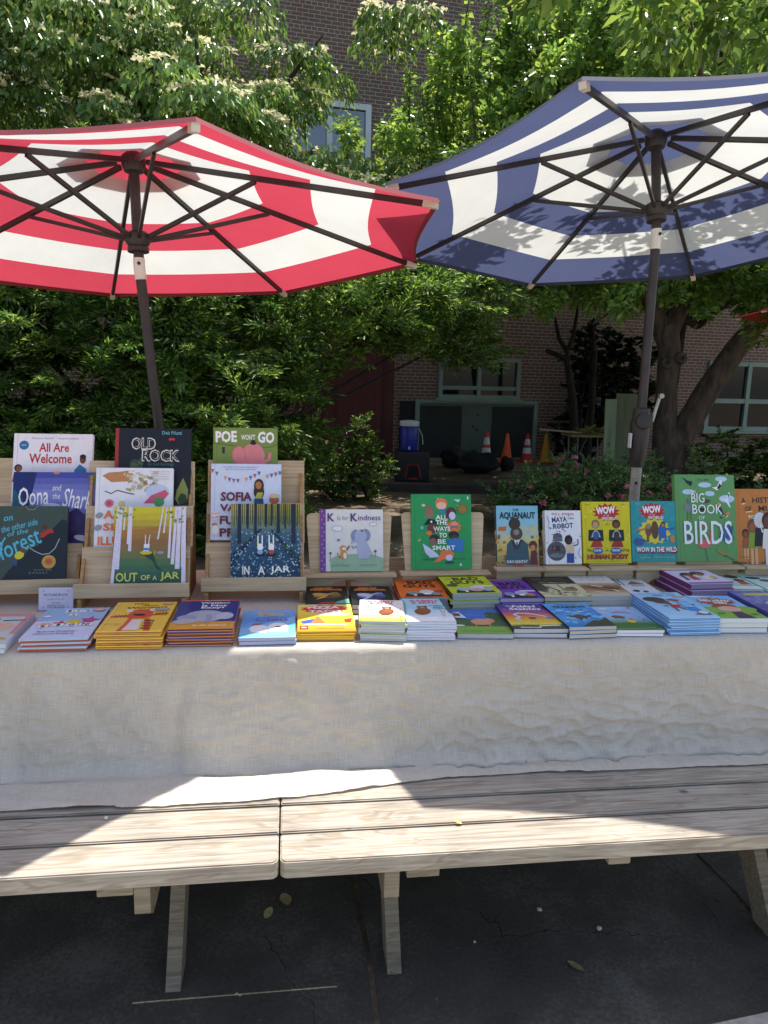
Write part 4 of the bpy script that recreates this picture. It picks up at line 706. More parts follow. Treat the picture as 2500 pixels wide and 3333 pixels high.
SB('dark green picture book with pale blue script title and gold seal', .206, .23, .014, '46544a', [('p', '232b33', [(.1, 0), (1, 0), (1, .80), (.92, .82), (.82, .72), (.74, .66), (.62, .56), (.6, .47), (.5, .44), (.42, .36), (.34, .3), (.26, .2), (.18, .12)]), ('t', '5fc0d8', 'on', .16, .83, .13, .06, .01, 6, .2), ('t', '5fc0d8', 'the other side', .32, .735, .52, .085, .008, 14, .2), ('t', '5fc0d8', 'of the', .3, .645, .3, .065, .006, 12, .2), ('t', '5fc0d8', 'forest', .33, .50, .62, .24, .008, 26, .15), ('l', '5fc0d8', [(.0, .17), (.04, .18), (.06, .28), (.09, .5), (.13, .58)], .022), ('e', 'd8d23c', .34, .34, .07, .05, 30), ('e', '7a4a30', .39, .405, .035, .032), ('p', '3f5570', [(.24, .3), (.32, .28), (.31, .2), (.22, .22)]), ('p', 'c2362e', [(.63, .64), (.78, .7), (.82, .64), (.74, .63), (.68, .58), (.63, .57)]), ('e', '5a3a28', .68, .72, .03, .03), ('l', 'bfc4bd', [(.48, .44), (.56, .39), (.66, .35), (.76, .36), (.84, .43), (.9, .56)], .011), ('l', '9aa596', [(.4, 1), (.44, .95), (.52, .95), (.58, 1)], .009), ('e', 'c9a24a', .76, .25, .1, .09), ('e', 'cf6a44', .76, .255, .055, .05), ('t', '7a3a22', 'SEAL', .76, .255, .07, .02, .01), ('t', '8fa09a', 'N A D I N E', .68, .145, .24, .02, 0), ('t', '8fa09a', 'R O B E R T', .62, .105, .26, .02, 0)], -.815, .415, .846, spine='2c352f', page='3a463f')
SB('near-black picture book with outlined white letters and red spine', .238, .252, .016, '22262c', [('r', 'a83a36', 0, 0, .045, 1), ('t', '7fc4d0', 'Deb Pilutti', .74, .945, .26, .045, .005), ('t', 'e4e0d8', 'OLD', .37, .80, .32, .16, .045), ('t', '22262c', 'OLD', .37, .80, .29, .13, .005), ('t', 'e4e0d8', 'ROCK', .60, .645, .5, .16, .045), ('t', '22262c', 'ROCK', .60, .645, .47, .13, .005), ('t', '4f8f86', '(is not boring)', .6, .53, .34, .05, 0), ('e', 'c2483a', .72, .86, .022, .018, 30), ('e', 'c2483a', .76, .86, .022, .018, -30), ('e', '4a5e45', .28, .52, .085, .07), ('s', ['5e7355', '3f5240'], 16, .21, .46, .36, .6, .02, .014, 3), ('p', '8f9a4c', [(.86, .0), (.96, .08), (.97, .2), (.9, .36), (.82, .2), (.8, .08)]), ('p', '394a2e', [(.86, .0), (.96, .06), (.94, .14), (.88, .16), (.83, .08)])], -.467, .527, 1.060, spine='a83a36', page='c9c4ba')
SB('white picture book with orange stencil letters, dragon head and flowers', .235, .257, .016, 'eef0f5', [('p', 'c98a5a', [(.08, .9), (.2, .82), (.4, .83), (.5, .9), (.44, .97), (.3, .95), (.16, .94)]), ('p', 'b8794a', [(.36, .95), (.52, .97), (.4, .93)]), ('e', 'e8d9b0', .38, .92, .025, .018), ('e', K, .385, .92, .01, .01), ('s', ['d9c9a0', 'e6dfd2', 'bfa56a', 'c9c2b8'], 40, .42, .72, .78, .95, .04, .02, 5), ('l', '5a4a44', [(.12, .71), (.2, .68), (.28, .72), (.4, .69), (.5, .67)], .014), ('e', 'ccd6ee', .8, .7, .15, .1), ('p', 'd9607c', [(.62, .56), (.72, .66), (.9, .73), (.95, .68), (.88, .6), (.78, .56)]), ('e', '5aa05a', .82, .58, .07, .06), ('e', 'e08aa0', .18, .56, .06, .05), ('e', 'd9d08a', .34, .55, .045, .04), ('b', 'd0506a', .18, .56, .06, .055, 9, .4), ('t', 'b0a6b0', 'From the New York Times', .83, .955, .26, .02, 0), ('t', 'b0a6b0', 'bestselling creators', .83, .925, .24, .02, 0), ('t', 'b0a6b0', 'Rosie Revere, Engineer', .83, .895, .24, .02, 0), ('t', 'b0a6b0', 'and Ada Twist, Scientist', .83, .865, .24, .02, 0), ('e', '9aa0a8', .06, .41, .05, .035, 20), ('e', '9aa0a8', .05, .26, .05, .035, 20), ('t', 'f08038', 'AARON', .42, .42, .62, .105, .03), ('t', 'f08038', 'SLATER,', .47, .26, .72, .105, .03), ('t', 'f08038', 'ILLUSTRATOR', .52, .1, .94, .105, .03)], -.515, .447, .936, page='f0ece2')
oj = [('g', ('2f5c50', '3d6c55', '557a50', '857a48', '9c6b42', 'a98a40', 'c9b838', 'd8cc30'), 0, 0, 1, 1), ('p', 'b07a3c', [(0, .68), (.3, .7), (.7, .76), (.7, .7), (.3, .64), (0, .62)])]
for x0, w0, yb, x1 in ((.0, .022, .02, .06), (.06, .03, .2, .1), (.23, .022, .43, .24), (.2, .014, .52, .215), (.14, .012, .7, .16), (.62, .012, .58, .69), (.7, .012, .66, .74), (.78, .018, .34, .8), (.83, .024, .26, .875), (.9, .034, .2, .92), (.97, .02, .22, .965), (.99, .03, .02, .99)):
    oj.append(('p', 'e6e0f0', [(x0-w0, yb), (x0+w0, yb), (x1+w0*.7, 1), (x1-w0*.7, 1)]))
oj += [('s', ['55505a'], 60, .0, .2, .12, .95, .006, .002, 4), ('s', ['55505a'], 60, .86, .2, .99, .95, .006, .002, 6), ('s', ['8aa03a'], 16, .02, .86, .3, .98, .018, .014, 8), ('s', ['8aa03a'], 18, .7, .8, .98, .98, .018, .014, 9), ('p', '35493c', [(.4, .4), (.56, .4), (.62, .2), (.7, .17), (.56, .3)]), ('e', 'd8c83a', .46, .41, .085, .025), ('p', 'f2eef6', [(.42, .43), (.5, .43), (.51, .52), (.43, .52)]), ('r', '4a86c4', .42, .44, .5, .47), ('p', 'f2eef6', [(.44, .52), (.455, .52), (.452, .64), (.442, .64)]), ('p', 'f2eef6', [(.485, .52), (.5, .52), (.515, .64), (.505, .64)]), ('e', 'b98ac0', .66, .41, .05, .02), ('e', '9aa83a', .58, .41, .02, .03),
   ('t', 'd4dc6a', 'OUT', .2, .1, .3, .115, .02), ('t', 'd4dc6a', 'OF', .46, .095, .13, .065, .02), ('t', 'd4dc6a', 'A', .59, .09, .06, .055, .02), ('t', 'd4dc6a', 'JAR', .8, .105, .27, .115, .02)]
SB('birch wood picture book with yellow-green title, bottom tier of the middle rack', .212, .24, .012, '3d6c55', oj, -.457, .365, .843, page='eceaf2')
SB('olive green picture book with pink elephant shape and white title', .212, .247, .017, '7f9648', [('t', W, 'POE', .2, .875, .33, .16, .04, 2), ('t', W, 'WON\'T', .54, .87, .22, .075, .02), ('t', W, 'GO', .82, .87, .26, .16, .04, -2), ('l', '3f4a2a', [(0, .79), (.3, .75), (.6, .71), (.9, .74), (1, .78)], .008), ('r', '3a3a30', .14, .64, .18, .73), ('e', 'e08a8c', .62, .62, .18, .17), ('e', 'd97c80', .4, .62, .11, .13), ('e', 'e08a8c', .4, .62, .09, .115), ('p', 'e08a8c', [(.3, .3), (.88, .3), (.8, .55), (.4, .55)]), ('l', 'e08a8c', [(.74, .58), (.8, .53), (.87, .56), (.88, .66)], .055), ('e', '2a2a26', .62, .785, .05, .02), ('r', '2a2a26', .59, .785, .65, .83)], -.177, .577, 1.068, page='d9d2bc')
bun = []
for i in range(17):
    f = i/16; x = .02+.96*f; y = .93-.13*math.sin(PI*min(1, f*1.35)) if f < .74 else .84+.13*(f-.74)/.26*.5; c = ('c9605a', '5a7fa8', 'e6e2da', 'd9a06a', '4f78b0')[i % 5]; bun.append(('p', c, [(x-.026, y), (x+.026, y-.004), (x, y-.06)]))
SB('pale blue picture book with bunting and maroon stencil letters', .226, .25, .014, 'd8e2f6', bun+[('t', '6a6f80', 'From the New York Times bestselling creators of', .42, .955, .5, .022, 0), ('t', '6a6f80', 'Iggy Peck, Rosie Revere and Ada Twist', .42, .925, .44, .022, 0), ('e', '46301f', .68, .71, .07, .09), ('e', '46301f', .68, .63, .075, .1), ('e', 'b57a4c', .675, .715, .045, .05), ('p', 'b8c04a', [(.6, .5), (.66, .62), (.74, .62), (.7, .5)]), ('p', '36507a', [(.62, .54), (.74, .54), (.75, .46), (.61, .46)]), ('r', 'b57a4c', .66, .38, .69, .46), ('r', 'b57a4c', .7, .38, .73, .46), ('e', 'b8683a', .9, .52, .07, .05), ('e', 'd8c8a0', .9, .575, .075, .03), ('t', '7c2f3a', 'SOFIA', .36, .565, .44, .12, .035), ('t', '7c2f3a', 'VALDEZ,', .46, .41, .66, .11, .035), ('t', '7c2f3a', 'FUTURE', .45, .255, .64, .11, .035), ('t', '7c2f3a', 'PREZ', .36, .095, .46, .11, .035), ('p', 'f2e6e8', [(.0, .36), (.1, .38), (.14, .28), (.02, .25)]), ('t', 'c2506a', 'Vote', .06, .345, .1, .035, 0, 8), ('t', 'c2506a', 'Sofia', .075, .295, .11, .035, 0, 8), ('e', 'c9894a', .06, .2, .04, .02), ('e', 'f2efe6', .07, .13, .05, .06)], -.171, .497, .953, page='eceef4')
ij = [('g', ('24405c', '2f4f6e', '39587a', '4c6d86', '86995c', 'd2c23c'), 0, 0, 1, 1)]
for i in range(34):
    x = (i+.5)/34; rr = random.Random(i); ij.append(('p', '2a3448' if i % 3 else '55603a', [(x-.006, rr.uniform(.66, .8)), (x+.006, .72), (x+.007, 1), (x-.007, 1)]))
ij += [('p', '243046', [(0, .3), (.42, .66), (.45, .66), (.05, .2), (0, .14)]), ('p', '243046', [(1, .24), (.6, .64), (.57, .64), (.9, .2), (1, .1)]), ('s', ['7fb4d6', '4f8abf', '9cc6e0', '3d6a5c', '5f8a4c', '2f5f92', 'b6d8ea', '47704a'], 560, .0, .01, 1, .62, .011, .012, 2)]
for x, w0, yb in ((.12, .022, .46), (.35, .016, .6), (.68, .02, .6), (.9, .026, .46), (.24, .01, .66), (.5, .009, .68), (.58, .01, .7), (.78, .01, .66)): ij.append(('p', '262f44', [(x-w0*1.25, yb), (x+w0*1.25, yb), (x+w0, 1), (x-w0, 1)]))
for x, c in ((.42, '8fb4dc'), (.58, 'b4504a')): ij += [('e', '222c40', x, .31, .07, .03), ('e', W, x, .41, .042, .05), ('r', W, x-.04, .43, x-.022, .57), ('r', W, x+.02, .43, x+.038, .57), ('e', c, x, .345, .042, .03)]
ij += [('t', W, 'IN', .22, .1, .1, .115, .02), ('t', W, 'A', .44, .1, .1, .115, .02), ('t', W, 'JAR', .71, .1, .29, .115, .02)]
SB('bluebell wood picture book with white title and dark tree trunks', .219, .236, .012, '2f4f6e', ij, -.106, .415, .848, page='d9dde6')
SB('pale board book with lilac elephant, orange cat and purple spine', .211, .206, .014, 'e9eae4', [('r', '9fc0a0', .16, 0, 1, .18), ('e', '9fc0a0', .58, .17, .44, .11), ('r', '7d4b9c', 0, 0, .09, 1)]+[('e', 'b48fd0', .03+.03*(i % 2), .04+.066*i, .014, .014) for i in range(15)]+[('t', '6b3f86', 'K', .17, .87, .11, .13, .03), ('t', '8f9a98', 'Is for', .36, .86, .17, .07, 0), ('t', '6b3f86', 'K', .535, .87, .11, .13, .03), ('t', '6b3f86', 'indness', .78, .865, .36, .09, .005), ('e', '8a96b8', .27, .69, .085, .045), ('e', 'f6f7fa', .27, .69, .078, .039), ('e', '8a96b8', .84, .76, .065, .032), ('e', 'f6f7fa', .84, .76, .058, .026),
   ('e', '8f98bc', .56, .57, .075, .1), ('e', '8f98bc', .72, .58, .075, .1), ('e', 'b4bcd8', .64, .57, .095, .1), ('p', 'b4bcd8', [(.58, .5), (.7, .52), (.79, .36), (.77, .2), (.6, .2), (.59, .36)]), ('l', 'b4bcd8', [(.58, .52), (.53, .47), (.49, .46)], .035), ('l', '9aa2c4', [(.58, .4), (.52, .37), (.5, .41)], .03), ('l', '6a7090', [(.78, .33), (.82, .28), (.81, .24)], .008), ('e', '4a4a60', .66, .65, .018, .015), ('e', 'd9964e', .36, .37, .05, .045), ('e', 'f6f2ea', .375, .36, .03, .025), ('e', 'd9964e', .37, .27, .055, .075), ('l', 'c9803a', [(.32, .22), (.28, .25), (.27, .3)], .016), ('e', 'f6f2ea', .39, .25, .025, .05), ('l', '8a7a78', [(.42, .34), (.46, .41)], .03), ('e', '8f7fa0', .29, .5, .025, .02), ('l', '5a6a5a', [(.16, .2), (.16, .28)], .007), ('e', '55506a', .16, .29, .02, .018), ('l', '5a6a5a', [(.87, .22), (.87, .31)], .007), ('e', '55506a', .87, .32, .02, .018), ('t', '6f9070', 'ILLUSTRATED', .3, .12, .14, .012, 0), ('t', '5f8264', 'INA HATTENHAUER', .32, .09, .3, .02, 0), ('t', '5f8264', 'RINA HOROWITZ', .76, .095, .28, .02, 0)], .175, .497, .845, 15, spine='7d4b9c', page='d5d6d2')
sm = [('e', 'f0834c', .5, .88, .1, .065), ('e', 'f6c3a8', .5, .845, .085, .05), ('p', '3f86b4', [(.46, .74), (.6, .74), (.57, .8), (.48, .8)]), ('e', '8f6f60', .3, .76, .08, .085), ('e', '9c7464', .3, .735, .07, .06), ('e', '5e3a34', .66, .745, .09, .085), ('p', '5e3a34', [(.57, .75), (.62, .6), (.6, .56), (.56, .66)]), ('e', 'd8d2ee', .68, .71, .055, .055), ('p', K, [(.2, .58), (.28, .67), (.38, .66), (.46, .57), (.33, .6)]), ('e', W, .33, .63, .018, .014), ('e', '6a4236', .35, .54, .09, .07), ('e', 'ef7a3c', .29, .48, .05, .03), ('b', 'ee7c34', .7, .56, .13, .09, 11, .8), ('e', 'f2a38c', .71, .58, .055, .05), ('r', '8a7f84', .64, .54, .78, .58), ('e', '2c2a2e', .7, .45, .09, .055), ('e', '5a3c30', .71, .415, .06, .035), ('p', '3a7cc0', [(.56, .38), (.72, .41), (.88, .39), (.84, .22), (.7, .24), (.62, .26)]), ('e', '3a2a2c', .38, .4, .085, .06), ('e', '8d6858', .35, .36, .06, .05), ('p', 'd2d8f0', [(.18, .34), (.26, .3), (.42, .2), (.46, .16), (.3, .15), (.22, .22)]), ('e', 'ef7e44', .58, .19, .12, .065), ('e', 'd8d6f0', .62, .15, .06, .04), ('p', 'ef7e44', [(.36, .08), (.46, .1), (.56, .15), (.48, .2)]), ('e', '2f4a54', .62, .085, .08, .015)]
SB('bright green picture book with a ring of children and a bronze medal', .207, .253, .015, '2e9e57', sm+[('t', W, s_, x_, y_, w_, .062, .02) for s_, x_, y_, w_ in (('ALL', .5, .69, .2), ('THE', .5, .62, .2), ('WAYS', .5, .535, .28), ('TO', .52, .45, .13), ('BE', .5, .365, .14), ('SMART', .53, .28, .38))]+[('e', '8a6a30', .85, .8, .085, .068), ('e', '9c7c3c', .85, .8, .068, .054), ('p', 'c9e4ee', [(.7, .93), (.82, .93), (.78, .89)]), ('e', 'd8d2b8', .2, .85, .03, .02), ('e', '6ac0d8', .17, .55, .03, .024), ('p', 'f0ece0', [(.78, .04), (.83, .04), (.81, .08)]), ('t', '1f6a40', 'Davina Bell', .28, .13, .22, .03, 0, 0, .3), ('t', '1f6a40', 'Allison Colpoys', .78, .135, .24, .03, 0, 0, .3), ('p', 'e8c84c', [(.12, .4), (.15, .4), (.13, .36)]), ('s', ['58c08a', '1f7a50', 'c9e4d0'], 14, .08, .1, .95, .95, .012, .01, 21), ('r', W, .93, .93, .95, .97)], .480, .497, .85, 15, page='2e9e57')
SB('pale blue graphic novel with suited diver figure', .148, .209, .02, '8fc4d4', [('g', ('8f8a60', 'c9b060', 'd8c878', '9fcad0', '8fc8da', '84bfd4'), 0, 0, 1, 1), ('s', ['b8884a', 'd8b458', 'a8764a', 'c89a50', '8a6a4c'], 60, 0, .02, 1, .5, .05, .03, 5), ('p', 'c9733a', [(.03, .58), (.22, .58), (.24, .66), (.05, .65)]), ('t', 'e8c860', 'ISLAND', .74, .62, .5, .09, .02), ('p', '3f5c66', [(.2, .02), (.24, .36), (.34, .44), (.62, .44), (.74, .36), (.78, .02)]), ('p', '2a4048', [(.34, .44), (.42, .26), (.46, .3), (.5, .26), (.62, .44)]), ('p', 'e4e0d0', [(.4, .44), (.48, .32), (.56, .44)]), ('p', '7a2a30', [(.46, .4), (.5, .4), (.49, .28), (.47, .28)]), ('e', '5a4438', .47, .54, .15, .11), ('e', '8f8a84', .47, .56, .07, .05), ('e', '46342c', .43, .70, .14, .1), ('p', '6a2c34', [(.78, .02), (.97, .02), (.95, .26), (.82, .26)]), ('e', '5a3428', .87, .34, .1, .08), ('e', 'c98a58', .86, .3, .06, .05), ('t', '1f3440', 'THE', .46, .93, .14, .04, .01, 3), ('t', '1c2e3a', 'AQUANAUT', .5, .83, .86, .13, .035), ('t', W, 'DAN SANTAT', .48, .075, .5, .05, .012), ('r', 'c23a3a', .36, .0, .64, .025)], .751, .517, .852, 15, spine='2c4a58', page='e6e0d0')
SB('white robot story book with navy title', .13, .187, .026, 'f0f0f2', [('t', 'b8323c', 'EVE L. EWING', .5, .93, .62, .045, .02), ('t', '2a3a78', 'MAYA', .4, .83, .42, .1, .03, 4), ('t', '2a3a78', 'AND THE', .72, .85, .18, .035, .0), ('t', '2a3a78', 'ROBOT', .5, .71, .56, .1, .03, 3), ('e', '5f6068', .34, .5, .13, .08), ('r', '6a6b74', .21, .42, .47, .5), ('e', '55565e', .3, .24, .26, .18), ('r', '3a3438', .18, .24, .4, .34), ('e', 'b8504a', .24, .29, .04, .03), ('e', '7a7b84', .3, .16, .2, .04), ('e', '2a1c1a', .64, .45, .11, .09), ('e', '4a2c24', .65, .43, .06, .055), ('p', 'e8c4a0', [(.58, .2), (.78, .2), (.8, .36), (.56, .36)]), ('p', '2f4f9c', [(.58, .02), (.78, .02), (.78, .2), (.58, .2)]), ('l', '4a2c24', [(.78, .34), (.9, .36), (.9, .46)], .03), ('s', ['c9604a', '5a8f6a', '3a4a7a', '8a6a5a', '5a5a64', 'b8424a'], 40, .03, .1, .97, .92, .022, .012, 12), ('l', '5a5a64', [(.05, .9), (.12, .75), (.06, .7), (.2, .66)], .012), ('l', '5a5a64', [(.95, .3), (.9, .2), (.98, .1)], .012)], .915, .517, .858, 15, spine='d8d8dc', page='dcd8cc')
wow = lambda cx, s_=1: [('b', 'c22a36', cx, .83, .3, .15, 13, .72), ('t', W, 'WOW', cx-.01, .86, .4, .12, .05, 4), ('t', 'f0d0d0', 'IN THE', cx, .775, .12, .025, .01), ('t', '7a1a22', 'WORLD', cx+.07, .722, .36, .065, .05), ('t', W, 'WORLD', cx+.07, .725, .34, .055, .02)]
wy = [('s', ['d2c420', 'cfc018', 'e8dc58'], 60, .03, .05, .97, .97, .03, .022, 3)]+wow(.5)
for x, hc, sk, tr in ((.27, '8a7a50', 'c99a78', 'b8342e'), (.7, '4a2620', '7a4a34', 'a82c2c')):
    wy += [('e', hc, x, .635, .085, .075), ('e', sk, x, .615, .06, .055), ('p', '2a2c2a', [(x-.16, .36), (x+.16, .36), (x+.15, .54), (x-.15, .54)]), ('p', 'ece8de', [(x-.1, .42), (x-.03, .53), (x+.03, .53), (x+.1, .42), (x+.06, .5), (x-.06, .5)]), ('e', '3a5c9c' if x < .5 else '3a3a3c', x, .45, .06, .07), ('p', tr, [(x-.12, .26), (x+.14, .26), (x+.1, .36), (x-.06, .36)])]
wy += [('e', '3f62a8', .3, .2, .11, .05), ('e', '3f62a8', .68, .2, .12, .05), ('t', W, 'HOW', .3, .205, .15, .04, .02), ('t', W, 'WOW', .68, .205, .17, .04, .02), ('t', '3a3a1c', 'THE', .13, .205, .08, .04, .01), ('t', '3a3a1c', 'AND', .49, .205, .06, .03, .01), ('t', '3a3a1c', 'OF THE', .88, .205, .16, .04, .01), ('t', '3a1a20', 'HUMAN BODY', .51, .105, .86, .085, .05), ('t', 'c2404a', 'HUMAN BODY', .5, .11, .84, .075, .015), ('t', '6a641c', 'From Your Tongue to Your Toes and All the Guts in Between', .5, .03, .84, .02, 0), ('t', 'a08a1c', 'MINDY', .12, .95, .1, .018, .01), ('t', 'a08a1c', 'GUY', .86, .95, .08, .018, .01), ('t', '5a541c', 'To Wow Your Brain', .5, .62, .12, .018, 0)]
SB('yellow science book with red starburst, two figures and blue badges', .176, .216, .016, 'dccd1e', wy, 1.074, .517, .86, 15, page='e6e0c8')
wt = [('s', ['2a8a94', '3fa6ac', '2f939c'], 60, .03, .05, .97, .97, .03, .022, 4)]+wow(.46)+[('b', 'e4d23a', .5, .5, .36, .22, 14, .82), ('e', '7a5238', .36, .52, .07, .11), ('e', 'b08a68', .36, .58, .045, .045), ('e', '6a4630', .5, .52, .08, .15), ('e', '2f6ab4', .66, .5, .09, .12), ('e', '35302e', .68, .61, .055, .05), ('e', 'a87e62', .68, .6, .038, .035), ('r', '7a5238', .32, .32, .37, .44), ('r', '2f6ab4', .58, .34, .63, .44), ('r', '2f6ab4', .7, .34, .75, .44), ('l', '2f6ab4', [(.72, .54), (.84, .53), (.92, .55)], .05), ('l', 'b08a68', [(.3, .54), (.2, .52), (.1, .54)], .04), ('e', '3f5a9c', .16, .33, .12, .06), ('s', ['5a78c0', '2f4680'], 20, .07, .29, .26, .38, .012, .01, 2), ('e', 'd08a38', .87, .37, .05, .06), ('t', '8a1a22', 'WOW IN THE WILD', .53, .185, .88, .11, .06), ('t', W, 'WOW IN THE WILD', .52, .2, .86, .085, .03), ('t', 'c9d85a', 'The Amazing World of Animals', .52, .07, .76, .03, 0), ('t', '8ad0c0', 'MINDY', .14, .95, .1, .018, .01), ('t', '8ad0c0', 'GUY', .86, .95, .08, .018, .01)]
SB('teal science book with red starburst and animal figures', .174, .215, .016, '35999f', wt, 1.252, .517, .864, 15, page='d9dcd2')
bb = [('t', '3f5a36', 'YUVAL ZOMMER', .47, .94, .2, .028, .005), ('e', 'bcd4ee', .5, .88, .11, .03), ('e', 'bcd4ee', .78, .95, .1, .03), ('e', 'bcd4ee', .22, .8, .1, .03), ('e', 'bcd4ee', .58, .78, .08, .03), ('e', 'bcd4ee', .86, .72, .13, .045), ('p', '2a2c30', [(.12, .97), (.22, .93), (.3, .92), (.27, .86), (.2, .9)]), ('p', 'eef2f6', [(.62, .85), (.7, .86), (.76, .94), (.8, .93), (.76, .84), (.7, .82)]), ('p', '24262c', [(.7, .84), (.75, .9), (.78, .87), (.74, .83)]), ('p', 'eef2f6', [(.72, .73), (.84, .72), (.9, .8), (.92, .79), (.88, .7), (.92, .62), (.9, .62), (.84, .69)]), ('p', '24262c', [(.88, .77), (.91, .78), (.88, .72)]), ('e', '7d848a', .2, .62, .055, .05, 40), ('l', '6a7076', [(.22, .66), (.2, .72)], .03), ('l', '4a5048', [(.2, .57), (.19, .47)], .008), ('l', '4a5048', [(.24, .57), (.25, .47)], .008), ('e', '5a4438', .5, .69, .08, .022, 5), ('e', '3a2c2c', .44, .585, .05, .03), ('p', '34343a', [(.7, .64), (.76, .62), (.8, .54), (.75, .55)]), ('e', 'd89a3a', .72, .66, .035, .018), ('e', 'c98a4a', .86, .55, .05, .02, 30), ('s', ['26282c', 'e6e2da'], 12, .74, .5, .86, .54, .018, .006, 5), ('e', 'b84a3a', .44, .41, .05, .03), ('e', '4f8a4a', .4, .38, .06, .02), ('e', '3f6a9c', .83, .32, .1, .09), ('s', ['2f5a90', '4f82b4', '2a4a78'], 46, .7, .24, .94, .42, .012, .02, 4), ('e', '56606a', .2, .3, .04, .06, 30), ('e', '4a7a90', .17, .4, .05, .025, 40), ('e', 'd86a6a', .45, .2, .11, .05), ('l', 'd86a6a', [(.54, .2), (.57, .3), (.52, .34)], .03), ('l', '4a5a40', [(.46, .15), (.5, .0)], .009), ('e', 'a88a4a', .73, .1, .1, .016, -28), ('l', '6a5a3a', [(.78, .07), (.94, .01)], .016)]
bb += [('t', 'eef4f4', s_, x_, y_, w_, h_, b_) for s_, x_, y_, w_, h_, b_ in (('THE', .3, .8, .08, .03, 0), ('BIG', .37, .73, .22, .11, .006), ('BOOK', .52, .6, .5, .11, .006), ('OF', .42, .5, .1, .04, 0), ('BIRDS', .52, .33, .8, .27, .006))]
SB('tall green bird book with thin white letters, biggest on the easels', .229, .311, .02, '639a5c', bb, 1.447, .515, .864, 15, page='5a8c54')
SB('orange music book cut off by the right edge of the photo', .25, .264, .016, 'c07a38', [('t', '4a2a2a', 'A', .13, .84, .07, .075, .02), ('t', '4a2a2a', 'HISTORY', .52, .845, .5, .08, .02), ('t', '4a2a2a', 'OF', .2, .725, .1, .07, .02), ('t', '4a2a2a', 'MUSIC', .56, .73, .4, .08, .02), ('t', 'f2e2c4', 'FOR CHILDREN', .5, .615, .6, .045, .02), ('l', 'f2e2c4', [(.1, .79), (.16, .8)], .014), ('l', 'f2e2c4', [(.16, .68), (.26, .69)], .012)]+kid(.14, .28, .8, '8a4a34', '9c5a3a', '3a2420', 'd8a878')+kid(.26, .33, 1.2, '9a5a3c', '7f9c34', '6a4a2a', 'd8a878')+kid(.37, .38, 1.4, 'd8c8c0', '22242c', 'c0d4e8')+kid(.5, .36, 1.5, '6a4230', 'e4dcd6', '3a2a28', 'd8dcec')+[('l', 'eee8e0', [(.4, .4), (.37, .52)], .02)]+kid(.64, .34, 1.3, 'c99a78', 'b8443a', '4a3020', '3a4a6a')+kid(.78, .33, 1.2, '8a5a40', '3f7a8a', '22201e', 'd8c8a8')+[('t', '6a4020', 'Thames Street', .12, .07, .12, .02, 0)], 1.688, .517, .86, 15, page='c9b48c')
# stacks lying flat: front row -------------------------------------------------
def ST(label, short, n, w, h, H, kind, cover, ops, s, d, rot, seed, **kw):
    t = H/n-.0009; bk = book(label+(', topmost of its stack' if n > 1 else ''), w, h, t, kind, cover, ops, GT, **kw); stack(bk, s, d, rot, n, h, t, short, seed)
ST('pastel coral bordered picture book with blue splash', 'pastel paperback with coral border at the left edge', 2, .2, .245, .026, 'paper', 'cfd6cf', [('r', 'd49a98', 0, .9, 1, 1), ('r', 'd49a98', .92, .3, 1, 1), ('e', 'e6c0a8', .7, .55, .2, .14), ('e', 'd8a888', .5, .35, .2, .1), ('e', 'd9b070', .75, .16, .2, .05), ('b', '2a62a8', .52, .8, .12, .06, 8, .75), ('t', W, 'Evan Turk', .8, .8, .3, .07, .01, 0, .2), ('l', '27407a', [(.68, .75), (.97, .76)], .03), ('e', 'c9908a', .3, .6, .15, .2)], -.842, .112, 1.5, 40, page='c9d2e2')
ST('sky blue picture book with coloured star creatures', 'white edged hardcover with rust back under the star picture book', 3, .169, .255, .0325, 'hard', '9fc6e6', [('r', 'd3def4', 0, 0, 1, .52), ('r', 'e4e8f6', 0, .5, 1, .54)]+[('r', W, x, .84, x+.12, .93) for x in (.33, .47, .61)]+[('t', K, 'I', .39, .885, .05, .06, .02), ('t', K, 'T', .53, .885, .07, .06, .02), ('t', K, "'S", .67, .885, .09, .06, .02), ('r', W, .44, .69, .56, .78), ('t', K, 'A', .5, .735, .08, .065, .02), ('e', 'e9a060', .18, .4, .1, .07), ('b', 'e9a060', .18, .4, .12, .085, 7, .7), ('b', 'c8404e', .4, .45, .13, .1, 5, .5), ('b', 'e0cc3c', .6, .49, .13, .1, 8, .72), ('b', 'b84490', .82, .55, .16, .13, 5, .5), ('r', W, .1, .33, .26, .42), ('r', W, .32, .36, .48, .45), ('r', W, .52, .36, .68, .45), ('r', W, .72, .37, .92, .46), ('t', K, 'S', .18, .375, .08, .065, .03), ('t', K, 'I', .4, .405, .05, .065, .03), ('t', K, 'G', .6, .405, .09, .065, .03), ('t', K, 'N!', .81, .415, .12, .07, .03), ('t', '27324a', 'By Jarrett Pumphrey', .45, .2, .56, .045, .008, 0, .1), ('t', '27324a', 'and Jerome Pumphrey', .44, .13, .6, .045, .008, 0, .1), ('e', 'd89a88', .86, .9, .1, .05), ('e', 'e8c8b8', .86, .9, .07, .032), ('e', W, .12, .68, .06, .03)], -.628, .132, 1.0, 41, back='b4503c', page='e8e0d8', spine='d8d6e0')
